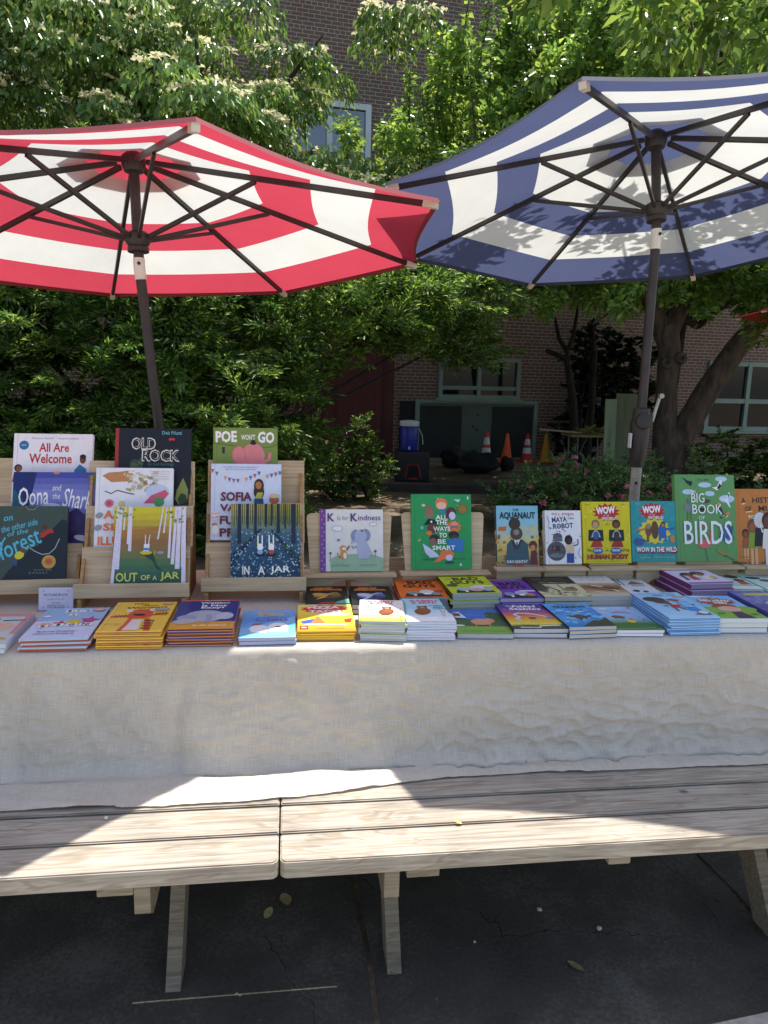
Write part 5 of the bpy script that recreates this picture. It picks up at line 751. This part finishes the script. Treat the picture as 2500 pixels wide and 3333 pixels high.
tig = [('p', 'd9563c', [(.3, .46), (.34, .66), (.42, .72), (.62, .72), (.7, .64), (.7, .46), (.6, .4), (.4, .4)]), ('e', 'e8e2d8', .3, .67, .06, .05), ('e', 'e8e2d8', .68, .7, .06, .05), ('l', 'd9563c', [(.34, .5), (.2, .48), (.06, .46)], .075), ('l', 'd9563c', [(.68, .52), (.84, .55), (.95, .58)], .07), ('l', 'd9563c', [(.66, .4), (.72, .2), (.76, .0)], .09), ('p', 'e8dcd2', [(.4, .36), (.6, .36), (.62, .02), (.36, .02)]), ('l', 'd9563c', [(.4, .4), (.38, .2), (.34, .0)], .07)]+[('r', '4a2420', .12+.05*i, .44, .135+.05*i, .52) for i in range(4)]+[('r', '4a2420', .76+.05*i, .5, .775+.05*i, .6) for i in range(4)]+[('r', '4a2420', .65, .06+.08*i, .8, .085+.08*i) for i in range(4)]+[('e', '2a2022', .5, .52, .1, .025), ('e', 'a8a49c', .82, .7, .12, .06)]
ST('yellow picture book with striped orange creature shape', 'yellow picture book with orange pages edge', 5, .166, .25, .048, 'hard', 'eec648', [('t', '2a2420', 'What', .42, .93, .26, .05, .02, 0, .2), ('t', '2a2420', 'About', .58, .86, .28, .05, .02, 0, .2), ('t', '5a3a28', 'Worms!?', .55, .785, .66, .065, .03, 2, .1)]+tig+[('e', 'd8b090', .86, .92, .1, .04), ('t', '5a4a2a', 'Ryan T. Higgins', .18, .2, .26, .03, .005)], -.440, .132, -.8, 42, page='d8a070', spine='d8b440', back='d9a04c')
ST('navy and mustard picture book with grey rounded shape', 'navy picture book with orange edges', 6, .168, .255, .0475, 'hard', '27307e', [('r', 'd99c2c', 0, 0, 1, .24), ('r', 'd8604c', 0, .965, 1, 1), ('t', W, 'AN EARLY READER BOOK', .58, .982, .5, .02, .005), ('t', W, 'Waiting', .6, .88, .5, .075, .03), ('t', W, 'Is Not', .6, .79, .42, .07, .03), ('t', W, 'Easy!', .58, .705, .38, .075, .03), ('e', 'aab2c6', .5, .42, .32, .2), ('e', '98a0b6', .22, .36, .16, .1, 15), ('e', 'b9bfce', .82, .42, .14, .12), ('l', '98a0b6', [(.56, .46), (.58, .3), (.54, .2)], .1), ('e', 'b4b0ae', .22, .24, .2, .08, 10), ('t', W, 'by Mo Willems', .62, .1, .52, .055, .02, 0, .25)], -.262, .14, -.3, 43, back='d98a4a', page='d89468', spine='3a7f90')
ST('light blue ghost picture book with orange spine', 'light blue paperback with orange spine beside the navy stack', 2, .15, .235, .0205, 'paper', '62a4e0', [('g', ('8cd0f4', '6fb4ea', '5a94d8', '86b6ea'), 0, 0, 1, 1), ('p', '8fc4ee', [(0, .3), (.6, .55), (1, .75), (1, .5), (.5, .3), (0, .1)]), ('t', 'e0b43c', 'Fitz', .56, .84, .5, .15, .03, 2), ('t', '7a5aa0', 'AND', .6, .725, .16, .035, .01), ('t', '7d62b4', 'Cleo', .55, .635, .62, .15, .03), ('e', 'f2f6fa', .34, .3, .18, .13), ('e', 'f8fafc', .68, .34, .19, .16), ('r', 'f2f6fa', .2, .17, .48, .28), ('r', 'f8fafc', .52, .18, .86, .3), ('e', 'b8643a', .3, .46, .1, .025, 10), ('e', '3a3a4a', .68, .36, .06, .02), ('t', '3a6aa8', 'JONATHAN STUTZMAN & HEATHER FOX', .5, .05, .8, .03, 0)], -.09, .13, -.2, 44, spine='c8643c', page='b4b4cc')
ST('yellow graphic novel with red burst title and snack shapes', 'yellow hardcover with golden edges in the fourth stack from the gap', 4, .158, .235, .028, 'hard', 'f2d444', [('g', ('ee9a30', 'f4b838', 'f6e04c', 'f4e874'), 0, 0, 1, 1), ('b', 'e03a2c', .5, .82, .48, .17, 12, .8), ('t', W, 'PIZZA', .48, .88, .6, .1, .05, 1), ('t', W, 'AND', .5, .795, .12, .03, .02), ('t', W, 'TACO', .5, .72, .6, .1, .05, -1), ('e', W, .65, .6, .3, .05), ('t', '6a6a6a', 'SUPER AWESOME COMIC!', .65, .6, .5, .03, .005), ('p', '3a5cb8', [(.04, .34), (.3, .44), (.3, .3), (.1, .26)]), ('p', 'e2784a', [(.22, .26), (.48, .28), (.36, .54)]), ('e', 'e8c034', .68, .37, .16, .09), ('p', 'd83a30', [(.82, .4), (.97, .44), (.94, .3), (.84, .3)]), ('e', 'e6dcc8', .5, .22, .4, .035), ('r', 'c8302c', .04, .06, .18, .17), ('t', W, 'RH', .11, .115, .08, .05, .02), ('t', 'b8642c', 'STEPHEN SHASKAN', .56, .08, .48, .035, .008)], .071, .152, -1, 45, page='b9803a', spine='d8b03c', back='d89a34')
bear = lambda cx, cy: [('e', '8a5236', cx, cy, .17, .15, -15), ('e', '8a5236', cx+.02, cy+.16, .1, .07), ('e', '96603f', cx+.03, cy+.04, .1, .08), ('e', '7a452c', cx-.07, cy+.2, .03, .025), ('e', '7a452c', cx+.1, cy+.21, .03, .025), ('e', 'c9a07c', cx+.02, cy+.15, .05, .03)]
ST('white and lime paperback with brown bear shape on a branch', 'grey edged paperback under the lime bear book', 6, .126, .195, .056, 'paper', 'f4f4ee', [('r', 'c9e27c', 0, 0, 1, .42), ('g', ('a4d04c', 'd4e88c', 'f0f4dc'), 0, 0, 1, .42), ('t', 'd8607c', 'RABBIT', .5, .91, .62, .09, .03, 1), ('t', 'd8607c', '& BEAR', .5, .82, .56, .08, .03), ('t', '8faa9c', 'THE', .16, .72, .12, .04, .01), ('t', '7fa08c', 'PEST', .24, .66, .3, .065, .02), ('t', '8faa9c', 'IN THE', .2, .59, .14, .03, .01), ('t', '7fa08c', 'NEST', .26, .52, .3, .065, .02), ('l', '5a4632', [(0, .27), (.3, .26), (.7, .27), (1, .24)], .02), ('l', '4a4030', [(.05, .27), (.03, .0)], .01), ('l', '4a4030', [(.9, .25), (.92, .0)], .01)]+bear(.6, .42)+[('l', 'd8c49c', [(.84, .5), (.87, .6)], .03), ('l', 'd8c49c', [(.9, .5), (.94, .6)], .03)], .228, .12, -6, 46, spine='6f7a6c', page='b9bcc0')
ST('pale blue paperback with brown bear shape in snow', 'lilac edged paperback under the snowy bear book', 7, .136, .215, .053, 'paper', 'b4dcec', [('g', ('f0f4fa', 'd4eaf4', 'a8d8ea', 'b4dcec'), 0, 0, 1, 1), ('p', '4a626c', [(.93, .4), (1, .3), (1, 1), (.86, 1)]), ('p', '7fb0b4', [(0, .2), (.06, .4), (.1, .8), (.04, 1), (0, 1)]), ('t', 'd8607c', 'RABBIT', .52, .9, .64, .09, .03), ('t', 'd8607c', '& BEAR', .5, .81, .56, .08, .03), ('t', '4a6a8c', 'RABBIT\'S', .74, .68, .32, .045, .01), ('t', '4a6a8c', 'BAD', .76, .61, .2, .055, .02), ('t', '4a6a8c', 'HABITS', .78, .54, .28, .045, .01)]+bear(.4, .43)+[('p', 'f6f8fc', [(.0, .0), (1, 0), (1, .18), (.8, .14), (.62, .22), (.4, .16), (.2, .26), (0, .2)]), ('e', 'd8d4cc', .82, .3, .04, .06), ('l', 'c9a89c', [(.81, .36), (.78, .46)], .02), ('l', 'c9a89c', [(.84, .36), (.86, .46)], .02)], .359, .126, -3.4, 47, spine='5a9aa8', page='d4d2e4')
ST('blue and green book with tan pig shape on grass', 'blue and green pig book', 1, .156, .225, .0145, 'paper', '4a74c4', [('r', '4674c8', 0, .55, 1, 1), ('r', '4a6a44', 0, .28, 1, .55), ('r', '86b450', 0, 0, 1, .28), ('r', '3c5a3a', .78, .5, 1, .82), ('e', '3c5a3a', .8, .72, .14, .14), ('p', '34506a', [(0, .55), (.3, .55), (.22, .72), (0, .78)]), ('p', 'd8e4ee', [(.03, .8), (.2, .86), (.3, .6), (.1, .62)]), ('r', '8a3a2c', .06, .68, .2, .8), ('t', '7a9ce0', 'Mercy', .52, .84, .36, .09, .0, 0, .2), ('t', '7a9ce0', 'Watson', .52, .73, .4, .09, .0, 0, .2), ('e', 'dba078', .54, .45, .2, .12), ('e', 'dba078', .7, .5, .1, .09), ('e', 'c98a64', .75, .48, .035, .03), ('l', 'c98a64', [(.42, .36), (.41, .28)], .04), ('l', 'c98a64', [(.66, .36), (.67, .27)], .04), ('e', 'eef0f0', .1, .3, .1, .03), ('t', '4a7a34', 'Kate DiCamillo', .3, .1, .34, .04, 0, 0, .2), ('t', '4a7a34', 'Chris Van Dusen', .7, .1, .36, .04, 0, 0, .2)], .515, .134, -4.3, 48, spine='8a3c30', page='b4b6b6')
ST('purple to orange fantasy paperback with pale swirling shape', 'grey edged paperback under the purple swirl book', 2, .157, .23, .027, 'paper', '54398a', [('g', ('48584a', 'e8d84c', 'efb03c', 'e07c3c', 'a0508c', '5a3c98', '4a3484'), 0, 0, 1, 1), ('s', ['c9b4e4', '9a84c8'], 24, .02, .62, .98, .98, .012, .01, 7), ('t', W, 'The', .24, .9, .14, .06, .01, 0, .1), ('t', W, 'Fabled', .52, .89, .46, .1, .025, 0, .1), ('t', W, 'Stables', .5, .78, .62, .1, .025, 0, .1), ('t', 'd8906a', 'Jonathan Auxier', .54, .69, .4, .03, .008), ('l', 'cfe0f0', [(.26, .3), (.18, .38), (.28, .44), (.2, .54), (.3, .6), (.5, .58), (.7, .5), (.86, .42)], .06), ('e', '5f94c8', .84, .42, .08, .045, -20), ('e', '7a5a6a', .5, .4, .07, .04), ('p', '48584a', [(0, .1), (.3, .14), (.7, .1), (1, .18), (1, 0), (0, 0)]), ('l', 'efe8cc', [(.14, .05), (.5, .04), (.52, .1), (.9, .12)], .05), ('t', '6a5a3a', 'WILLA THE WISP', .34, .055, .3, .022, .005)], .671, .135, -2.6, 49, spine='3a2c50', page='b9bec6')
ST('bright blue adventure paperback with dark beast on a ridge', 'cream edged paperback under the blue beast book', 3, .14, .213, .034, 'paper', '3a90d4', [('g', ('2f7cc0', '4fa4e0', '3a8cd8', '5ab0ea'), 0, 0, 1, 1), ('s', ['7fc4f0', '2a74bc', '8fd0f4'], 40, .02, .1, .98, .8, .07, .03, 3), ('t', '27405a', 'HEROES IN', .5, .93, .5, .05, .02), ('t', '1f3048', 'TRAINING', .5, .835, .74, .1, .05), ('e', '9ad4f2', .36, .62, .08, .03), ('e', '9ad4f2', .62, .62, .08, .03), ('p', '3f4a3a', [(.3, 0), (1, 0), (1, .34), (.8, .22), (.66, .24), (.5, .14)]), ('p', '5a4438', [(.24, .42), (.5, .5), (.66, .4), (.6, .3), (.5, .34), (.42, .22), (.4, .34)]), ('l', '3a2c26', [(.2, .46), (.34, .44)], .03), ('l', '4a3a30', [(.62, .4), (.74, .46), (.7, .38)], .03)], .809, .118, 1.4, 50, spine='26282c', page='bdb9ae')
ST('pale sky paperback with ant-like creature over green grass', 'white paged paperback under the pale sky book', 2, .139, .217, .019, 'paper', 'a4c8ee', [('g', ('6a9a4a', '5a8c44', '9cc0ea', 'a4c8f0', 'b4d4f4'), 0, 0, 1, 1), ('e', '4a7a3c', .5, .16, .6, .14), ('t', 'd07aa0', 'Sona Sharma', .46, .8, .46, .07, .0, 2, .2), ('l', '8a4a8c', [(.3, .71), (.5, .74), (.72, .7)], .04), ('e', '7a5a3c', .36, .54, .15, .06, -12), ('l', '4a3828', [(.28, .5), (.24, .42)], .012), ('l', '4a3828', [(.4, .5), (.4, .4)], .012), ('e', 'e8cc5c', .54, .36, .1, .07), ('e', 'c98a60', .58, .44, .05, .05), ('e', '8a5ab4', .8, .52, .02, .02), ('e', '8a5ab4', .86, .44, .02, .02), ('e', '8a5ab4', .82, .38, .02, .02), ('l', 'd8e4b4', [(.1, .07), (.5, .05), (.9, .1)], .012), ('e', 'd86a5a', .84, .94, .04, .03), ('e', W, .2, .88, .1, .025)], .961, .123, -2.5, 51, page='e4e2f0')
ST('light blue science book with brown haired girl and gadgets', 'bright blue spined hardcover under the gadget science book', 6, .155, .25, .052, 'hard', 'a8d0f0', [('g', ('b4dcf8', 'a4d0f4', 'a0ccf0', 'b4d8f4'), 0, 0, 1, 1), ('t', '2f4878', 'ADA TWIST, SCIENTIST', .5, .94, .8, .04, .015), ('t', '6a7a94', 'THE', .25, .875, .1, .03, .005), ('t', '3a5a9c', 'WHY', .48, .865, .26, .065, .04), ('t', '6a7a94', 'FILES', .76, .87, .2, .045, .02), ('r', 'c8606c', .74, .775, .98, .815), ('t', W, 'ON SCIENCE', .86, .795, .2, .024, .005), ('e', '4a382c', .26, .7, .22, .1, -8), ('e', '5a4432', .34, .6, .16, .07), ('e', '8a5c44', .42, .53, .07, .05), ('p', 'c2303a', [(.38, .36), (.56, .36), (.6, .48), (.4, .48)]), ('l', '8a5c44', [(.42, .36), (.4, .24)], .05), ('l', '6a4a3a', [(.54, .36), (.6, .28)], .04), ('l', '5a3a34', [(.34, .42), (.26, .44)], .04), ('p', '9a5a3c', [(.48, .68), (.62, .72), (.78, .66), (.66, .6)]), ('p', '8fc0ea', [(.62, .36), (.86, .36), (.84, .6), (.64, .6)]), ('l', '4a90d4', [(.62, .36), (.86, .36), (.84, .6), (.64, .6), (.62, .36)], .02), ('r', '3f94dc', .64, .24, .86, .34), ('e', '5a4a58', .82, .16, .12, .07), ('e', 'dfe8f4', .82, .165, .1, .056), ('l', '8a5244', [(.6, .1), (.94, .1)], .035), ('e', '4a4a5a', .88, .46, .03, .02)], 1.119, .144, -.6, 52, spine='2474bc', back='7fb4e4', page='b9d0ea')
ST('blue book with rust burst title and round pink face shape', 'thick white paged paperback under the rust burst book', 3, .148, .225, .046, 'paper', '7fbaea', [('r', '86c0f0', 0, .4, 1, 1), ('r', '8ab84c', 0, 0, 1, .42), ('e', '8ab84c', .2, .4, .26, .1), ('e', '8ab84c', .84, .38, .24, .12), ('b', 'a84a2c', .5, .72, .44, .17, 13, .78), ('t', W, 'RED HEAD', .5, .76, .62, .09, .035, -3), ('t', W, 'TED', .54, .65, .3, .09, .04, -3), ('e', 'a84a2c', .5, .5, .26, .1), ('e', 'e4b4a0', .52, .38, .24, .12), ('p', '4a4454', [(.4, .0), (.76, 0), (.66, .26), (.46, .26)]), ('e', '5a8438', .2, .2, .08, .03), ('e', '5a8438', .86, .16, .08, .03), ('e', W, .3, .93, .24, .025), ('t', '2a5a9c', 'A FUNNY STORY', .46, .93, .3, .018, .004)], 1.278, .134, -2.8, 53, spine='3f6a9c', page='d8dcdc')
ST('indigo and violet hardcover with leafy border at the right edge', 'indigo hardcover at the right edge of the front row', 2, .16, .25, .05, 'hard', '5a5a9c', [('g', ('6a74b8', '4f549c', '7a7cc0', '5a6ab0'), 0, 0, 1, 1), ('s', ['6f9a5c', '8fae64', '4f7a50', '9a9ad0', '3f3f80'], 70, .02, .02, .98, .98, .05, .025, 12), ('e', 'c9c46a', .5, .86, .3, .06), ('e', '7a5a4a', .5, .5, .12, .08), ('e', 'b4cce8', .5, .46, .2, .1)], 1.455, .15, -2, 54, spine='4a4f94', page='c9c4d4')
# back row -------------------------------------------------------------------
def BR(*a, **k): ST(*a, **k)
fire = lambda c1, c2, c3: [('r', '1c1a1e', 0, 0, 1, 1), ('t', 'd8843c', 'THE LAST', .42, .88, .46, .08, .04), ('t', 'd8843c', 'FIREHAWK', .5, .78, .8, .1, .05), ('b', 'b8542c', .3, .83, .22, .1, 9, .6), ('t', 'e8a04c', 'THE LAST', .44, .885, .46, .07, .03), ('t', 'd88a40', 'FIREHAWK', .5, .79, .8, .085, .04), ('e', c1, .5, .44, .34, .13, 14), ('e', c2, .34, .5, .2, .09, -20), ('e', c3, .66, .36, .2, .07, 25), ('p', c2, [(.2, .2), (.44, .46), (.56, .5), (.4, .3)]), ('l', c2, [(.5, .5), (.66, .6), (.78, .58)], .05), ('e', '2a2428', .56, .42, .06, .03)]
BR('dark fantasy paperback with golden winged shape', 'dark paperback under the golden wing book', 2, .13, .19, .03, 'paper', '1c1a1e', fire('8f7434', 'c9a84c', '5a4a2c')+[('p', '6fae9c', [(.6, 0), (1, 0), (1, .26), (.8, .16)]), ('r', 'c23a3a', .3, .0, .66, .06)], .086, .365, -1, 60, spine='141316', page='c4beb2')
BR('dark fantasy paperback with icy blue winged shape', 'dark paperback under the icy wing book', 2, .13, .2, .03, 'paper', '1c1a26', fire('5a6ab4', 'c9d2ee', '3a3f70'), .225, .355, -2.5, 61, spine='15141c', page='c4c0bc')
guys = lambda a, b_: [('t', '2a2420', 'THE', .16, .8, .12, .035, .02), ('t', K, 'BAD', .54, .8, .56, .17, .035, 2), ('t', K, 'GUYS', .5, .6, .72, .18, .035, 1), ('p', '2a2a30', [(.1, .03), (.9, .03), (.84, .2), (.16, .2)]), ('e', a, .6, .26, .16, .13), ('e', b_, .3, .22, .12, .1), ('e', b_, .78, .18, .1, .08), ('r', W, .52, .14, .68, .22), ('e', '3a3438', .46, .14, .06, .06), ('r', 'f0f0ee', .3, .06, .36, .14)]
BR('orange comic paperback with thick black title', 'orange paperback in the stack behind the snowy bear books', 4, .15, .205, .042, 'paper', 'e8742c', guys('d8dce4', '8f949c')+[('t', 'f4d8c0', 'AARON BLABEY', .5, .94, .5, .035, .01), ('e', 'b8502c', .86, .3, .1, .06)], .386, .388, -2, 62, spine='5a2c28', page='b4b6b8')
BR('lime green comic paperback with thick black title', 'grey edged paperback under the lime green comic', 5, .158, .205, .058, 'paper', 'c4d62c', guys('d8dce4', 'b4bcc4')+[('r', 'eef0ee', .56, .32, .95, .39), ('e', '4a5048', .14, .44, .12, .07), ('e', 'c8a4a8', .55, .16, .14, .08), ('t', '6a7018', 'AARON BLABEY', .5, .94, .5, .03, .01)], .540, .370, 2, 63, spine='2c3018', page='b9bdc0')
BR('purple comic paperback with thick black title', 'grey edged paperback under the purple comic', 3, .14, .205, .041, 'paper', '7a3ab4', guys('b4bcdc', '8f98c4')+[('r', 'dfe2ee', .6, .34, .96, .41), ('e', 'c8844c', .74, .16, .12, .05), ('t', 'c9a4e0', 'AARON BLABEY', .5, .94, .5, .03, .01)], .688, .365, -1, 64, spine='2c1c3c', page='b9bdc6')
BR('charcoal and cream novel with sketched animals', 'cream edged paperback under the charcoal novel', 3, .158, .235, .046, 'paper', '2f2c2a', [('r', 'd4d2a4', 0, 0, 1, .62), ('t', '8f8a7c', 'SKUNK AND BADGER', .5, .88, .7, .06, .01), ('t', '7a766a', 'THE EGG MARKS THE SPOT', .5, .78, .76, .05, .01), ('t', 'b4b09c', 'AMY TIMBERLAKE', .5, .68, .6, .045, .01), ('p', '4a4434', [(0, .62), (.24, .62), (.3, .4), (.16, .2), (0, .3)]), ('l', '5a5240', [(.3, .5), (.44, .3), (.4, .12)], .05), ('e', '8a6f48', .74, .36, .13, .1), ('e', '6a5438', .8, .42, .06, .05), ('l', '6a5f48', [(.56, .6), (.58, .3)], .03), ('s', ['a8a278', 'c0bc8c', '8a8460'], 30, .02, .04, .98, .34, .05, .02, 15)], .836, .372, -.5, 65, spine='1c1a18', page='c4c2b4')
BR('white and brown novel with sketched bird shape', 'cream edged paperback under the white and brown novel', 3, .138, .238, .046, 'paper', 'e4e0d8', [('r', 'a08468', 0, 0, 1, .6), ('g', ('d4c8b4', 'b49878', '7a5c40', 'c4ae90'), 0, 0, 1, .62), ('t', 'b4b8bc', 'SKUNK AND BADGER', .5, .9, .76, .06, .01), ('t', 'c4c8cc', 'AMY TIMBERLAKE', .5, .78, .7, .06, .01), ('l', '4a3424', [(.1, .5), (.4, .3), (.7, .22)], .05), ('l', 'f0e8d8', [(.3, .5), (.6, .4), (.8, .2)], .06), ('e', '6a4c34', .7, .36, .2, .06, -30), ('l', 'e8dcc4', [(.2, .2), (.5, .12), (.9, .1)], .05)], .985, .378, -2, 66, spine='2c2620', page='c4c2ba')
BR('pale grey book with a small house and two dark animals', 'pale grey book behind the gadget science stack', 2, .12, .2, .03, 'paper', 'e0e4ea', [('r', '3a3a40', .0, .62, .05, 1), ('r', '3a3a40', .12, .62, .17, 1), ('r', '3a3a40', .24, .62, .28, 1), ('p', '8a6a54', [(.36, .66), (.62, .86), (.9, .7)]), ('r', 'c4b4a4', .44, .56, .84, .68), ('e', '3a4254', .36, .28, .1, .06), ('e', '3a4254', .6, .24, .08, .05), ('r', 'b4c8dc', 0, 0, 1, .14)], 1.128, .405, -2, 67, page='d4d6da')
BR('lilac hardcover with purple title and a group of children', 'plum spined hardcover under the lilac book', 3, .158, .228, .066, 'hard', 'e2d4f0', [('t', '9a5aa8', 'ADA TWIST', .55, .88, .5, .08, .03), ('t', '9a5aa8', 'AND THE PERILOUS PANTS', .5, .77, .7, .05, .02), ('l', '7a3a78', [(.1, .97), (.5, .97)], .014), ('e', '3a2c28', .34, .5, .14, .09), ('e', '8a5c44', .36, .45, .08, .06), ('e', '4a382c', .62, .54, .16, .1), ('e', '9a6c50', .62, .48, .09, .07), ('p', 'c4404a', [(.26, .2), (.44, .2), (.42, .38), (.28, .38)]), ('p', 'e8e4da', [(.52, .2), (.74, .2), (.72, .4), (.54, .4)]), ('p', '3a3440', [(.1, .2), (.16, .5), (.2, .5), (.18, .2)]), ('r', '9a5aa4', 0, 0, 1, .06), ('e', 'd8b45c', .8, .3, .08, .08)], 1.345, .43, 2, 68, spine='74346c', back='8a4a84', page='a89ab4')
BR('mint paperback with brown haired child, touching the lilac book', 'mint paperback beside the plum stack', 2, .13, .215, .04, 'paper', 'bce0d4', [('t', 'a0703a', 'IGGY PECK', .4, .8, .5, .08, .03), ('t', 'b45a70', 'AND THE', .5, .7, .3, .04, .01), ('e', '3f2a24', .78, .72, .18, .1, -20), ('e', '7a4a34', .8, .5, .14, .09), ('p', 'c8503c', [(.66, .26), (.94, .26), (.9, .44), (.7, .44)]), ('e', '8fc4e0', .28, .5, .2, .12), ('r', 'e6eeea', 0, 0, 1, .16), ('l', '7fb494', [(.0, .2), (1, .2)], .02)], 1.482, .44, -3, 69, page='d4dcd4')
BR('mint paperback with magenta title at the right edge', 'mint paperback at the right edge of the back row', 2, .13, .215, .04, 'paper', 'bfe2dc', [('t', 'c04a84', 'SOFIA VALDEZ', .55, .82, .66, .08, .03), ('t', '3a5a94', 'AND THE VANISHING', .55, .71, .66, .05, .02), ('e', '3a2622', .24, .66, .2, .07, -15), ('e', '7a4a3c', .5, .5, .2, .08, -15), ('p', '4a6a9c', [(.5, .1), (.9, .1), (.86, .4), (.56, .4)]), ('r', 'e6eef0', 0, 0, 1, .12)], 1.622, .43, -2, 70, page='d4dce0')
# small sign ------------------------------------------------------------------
sg = empty('sign_holder', tp(-.72, .335, TZ), A, 'small clear acrylic sign holder with lilac card in front of the left rack', 'sign')
def acryl():
    m, n, l, b = base_mat('clear_acrylic'); b.inputs['Base Color'].default_value = (.9, .93, .95, 1); b.inputs['Roughness'].default_value = .05; b.inputs['Transmission Weight'].default_value = 1; b.inputs['IOR'].default_value = 1.3; return m
AC = acryl(); tl = Matrix.Rotation(R(-12), 3, 'X'); b = MB(); b.box((0, .012, .034), (.102, .0016, .072), AC, tl); b.box((0, .022, .0016), (.102, .05, .002), AC); b.build('acrylic_stand', sg)
b = MB(); paint(b, [('r', 'dcd6ea', 0, 0, 1, 1)]+[('e', 'a89ab8', x, y, .022, .03) for x in (.14, .86) for y in (.15, .85)]+[('t', '6f6480', 'PICTURE BOOK', .5, .68, .7, .11, .01), ('t', '9a90aa', 'Selections for kids', .5, .5, .5, .07, 0, 0, .25), ('t', '7a7088', 'HARDCOVERS', .5, .33, .26, .05, .01), ('t', '7a7088', 'INDEPENDENT PICKS FOR', .5, .22, .5, .05, .01), ('t', '7a7088', 'STORY TIME READERS', .5, .13, .5, .05, .01)], .098, .068, 0)
mm = Matrix.Rotation(R(90-12), 4, 'X'); b.v = [tuple(mm @ Vector(v)+Vector((0, .0038, .0005))) for v in b.v]; b.build('card', sg)
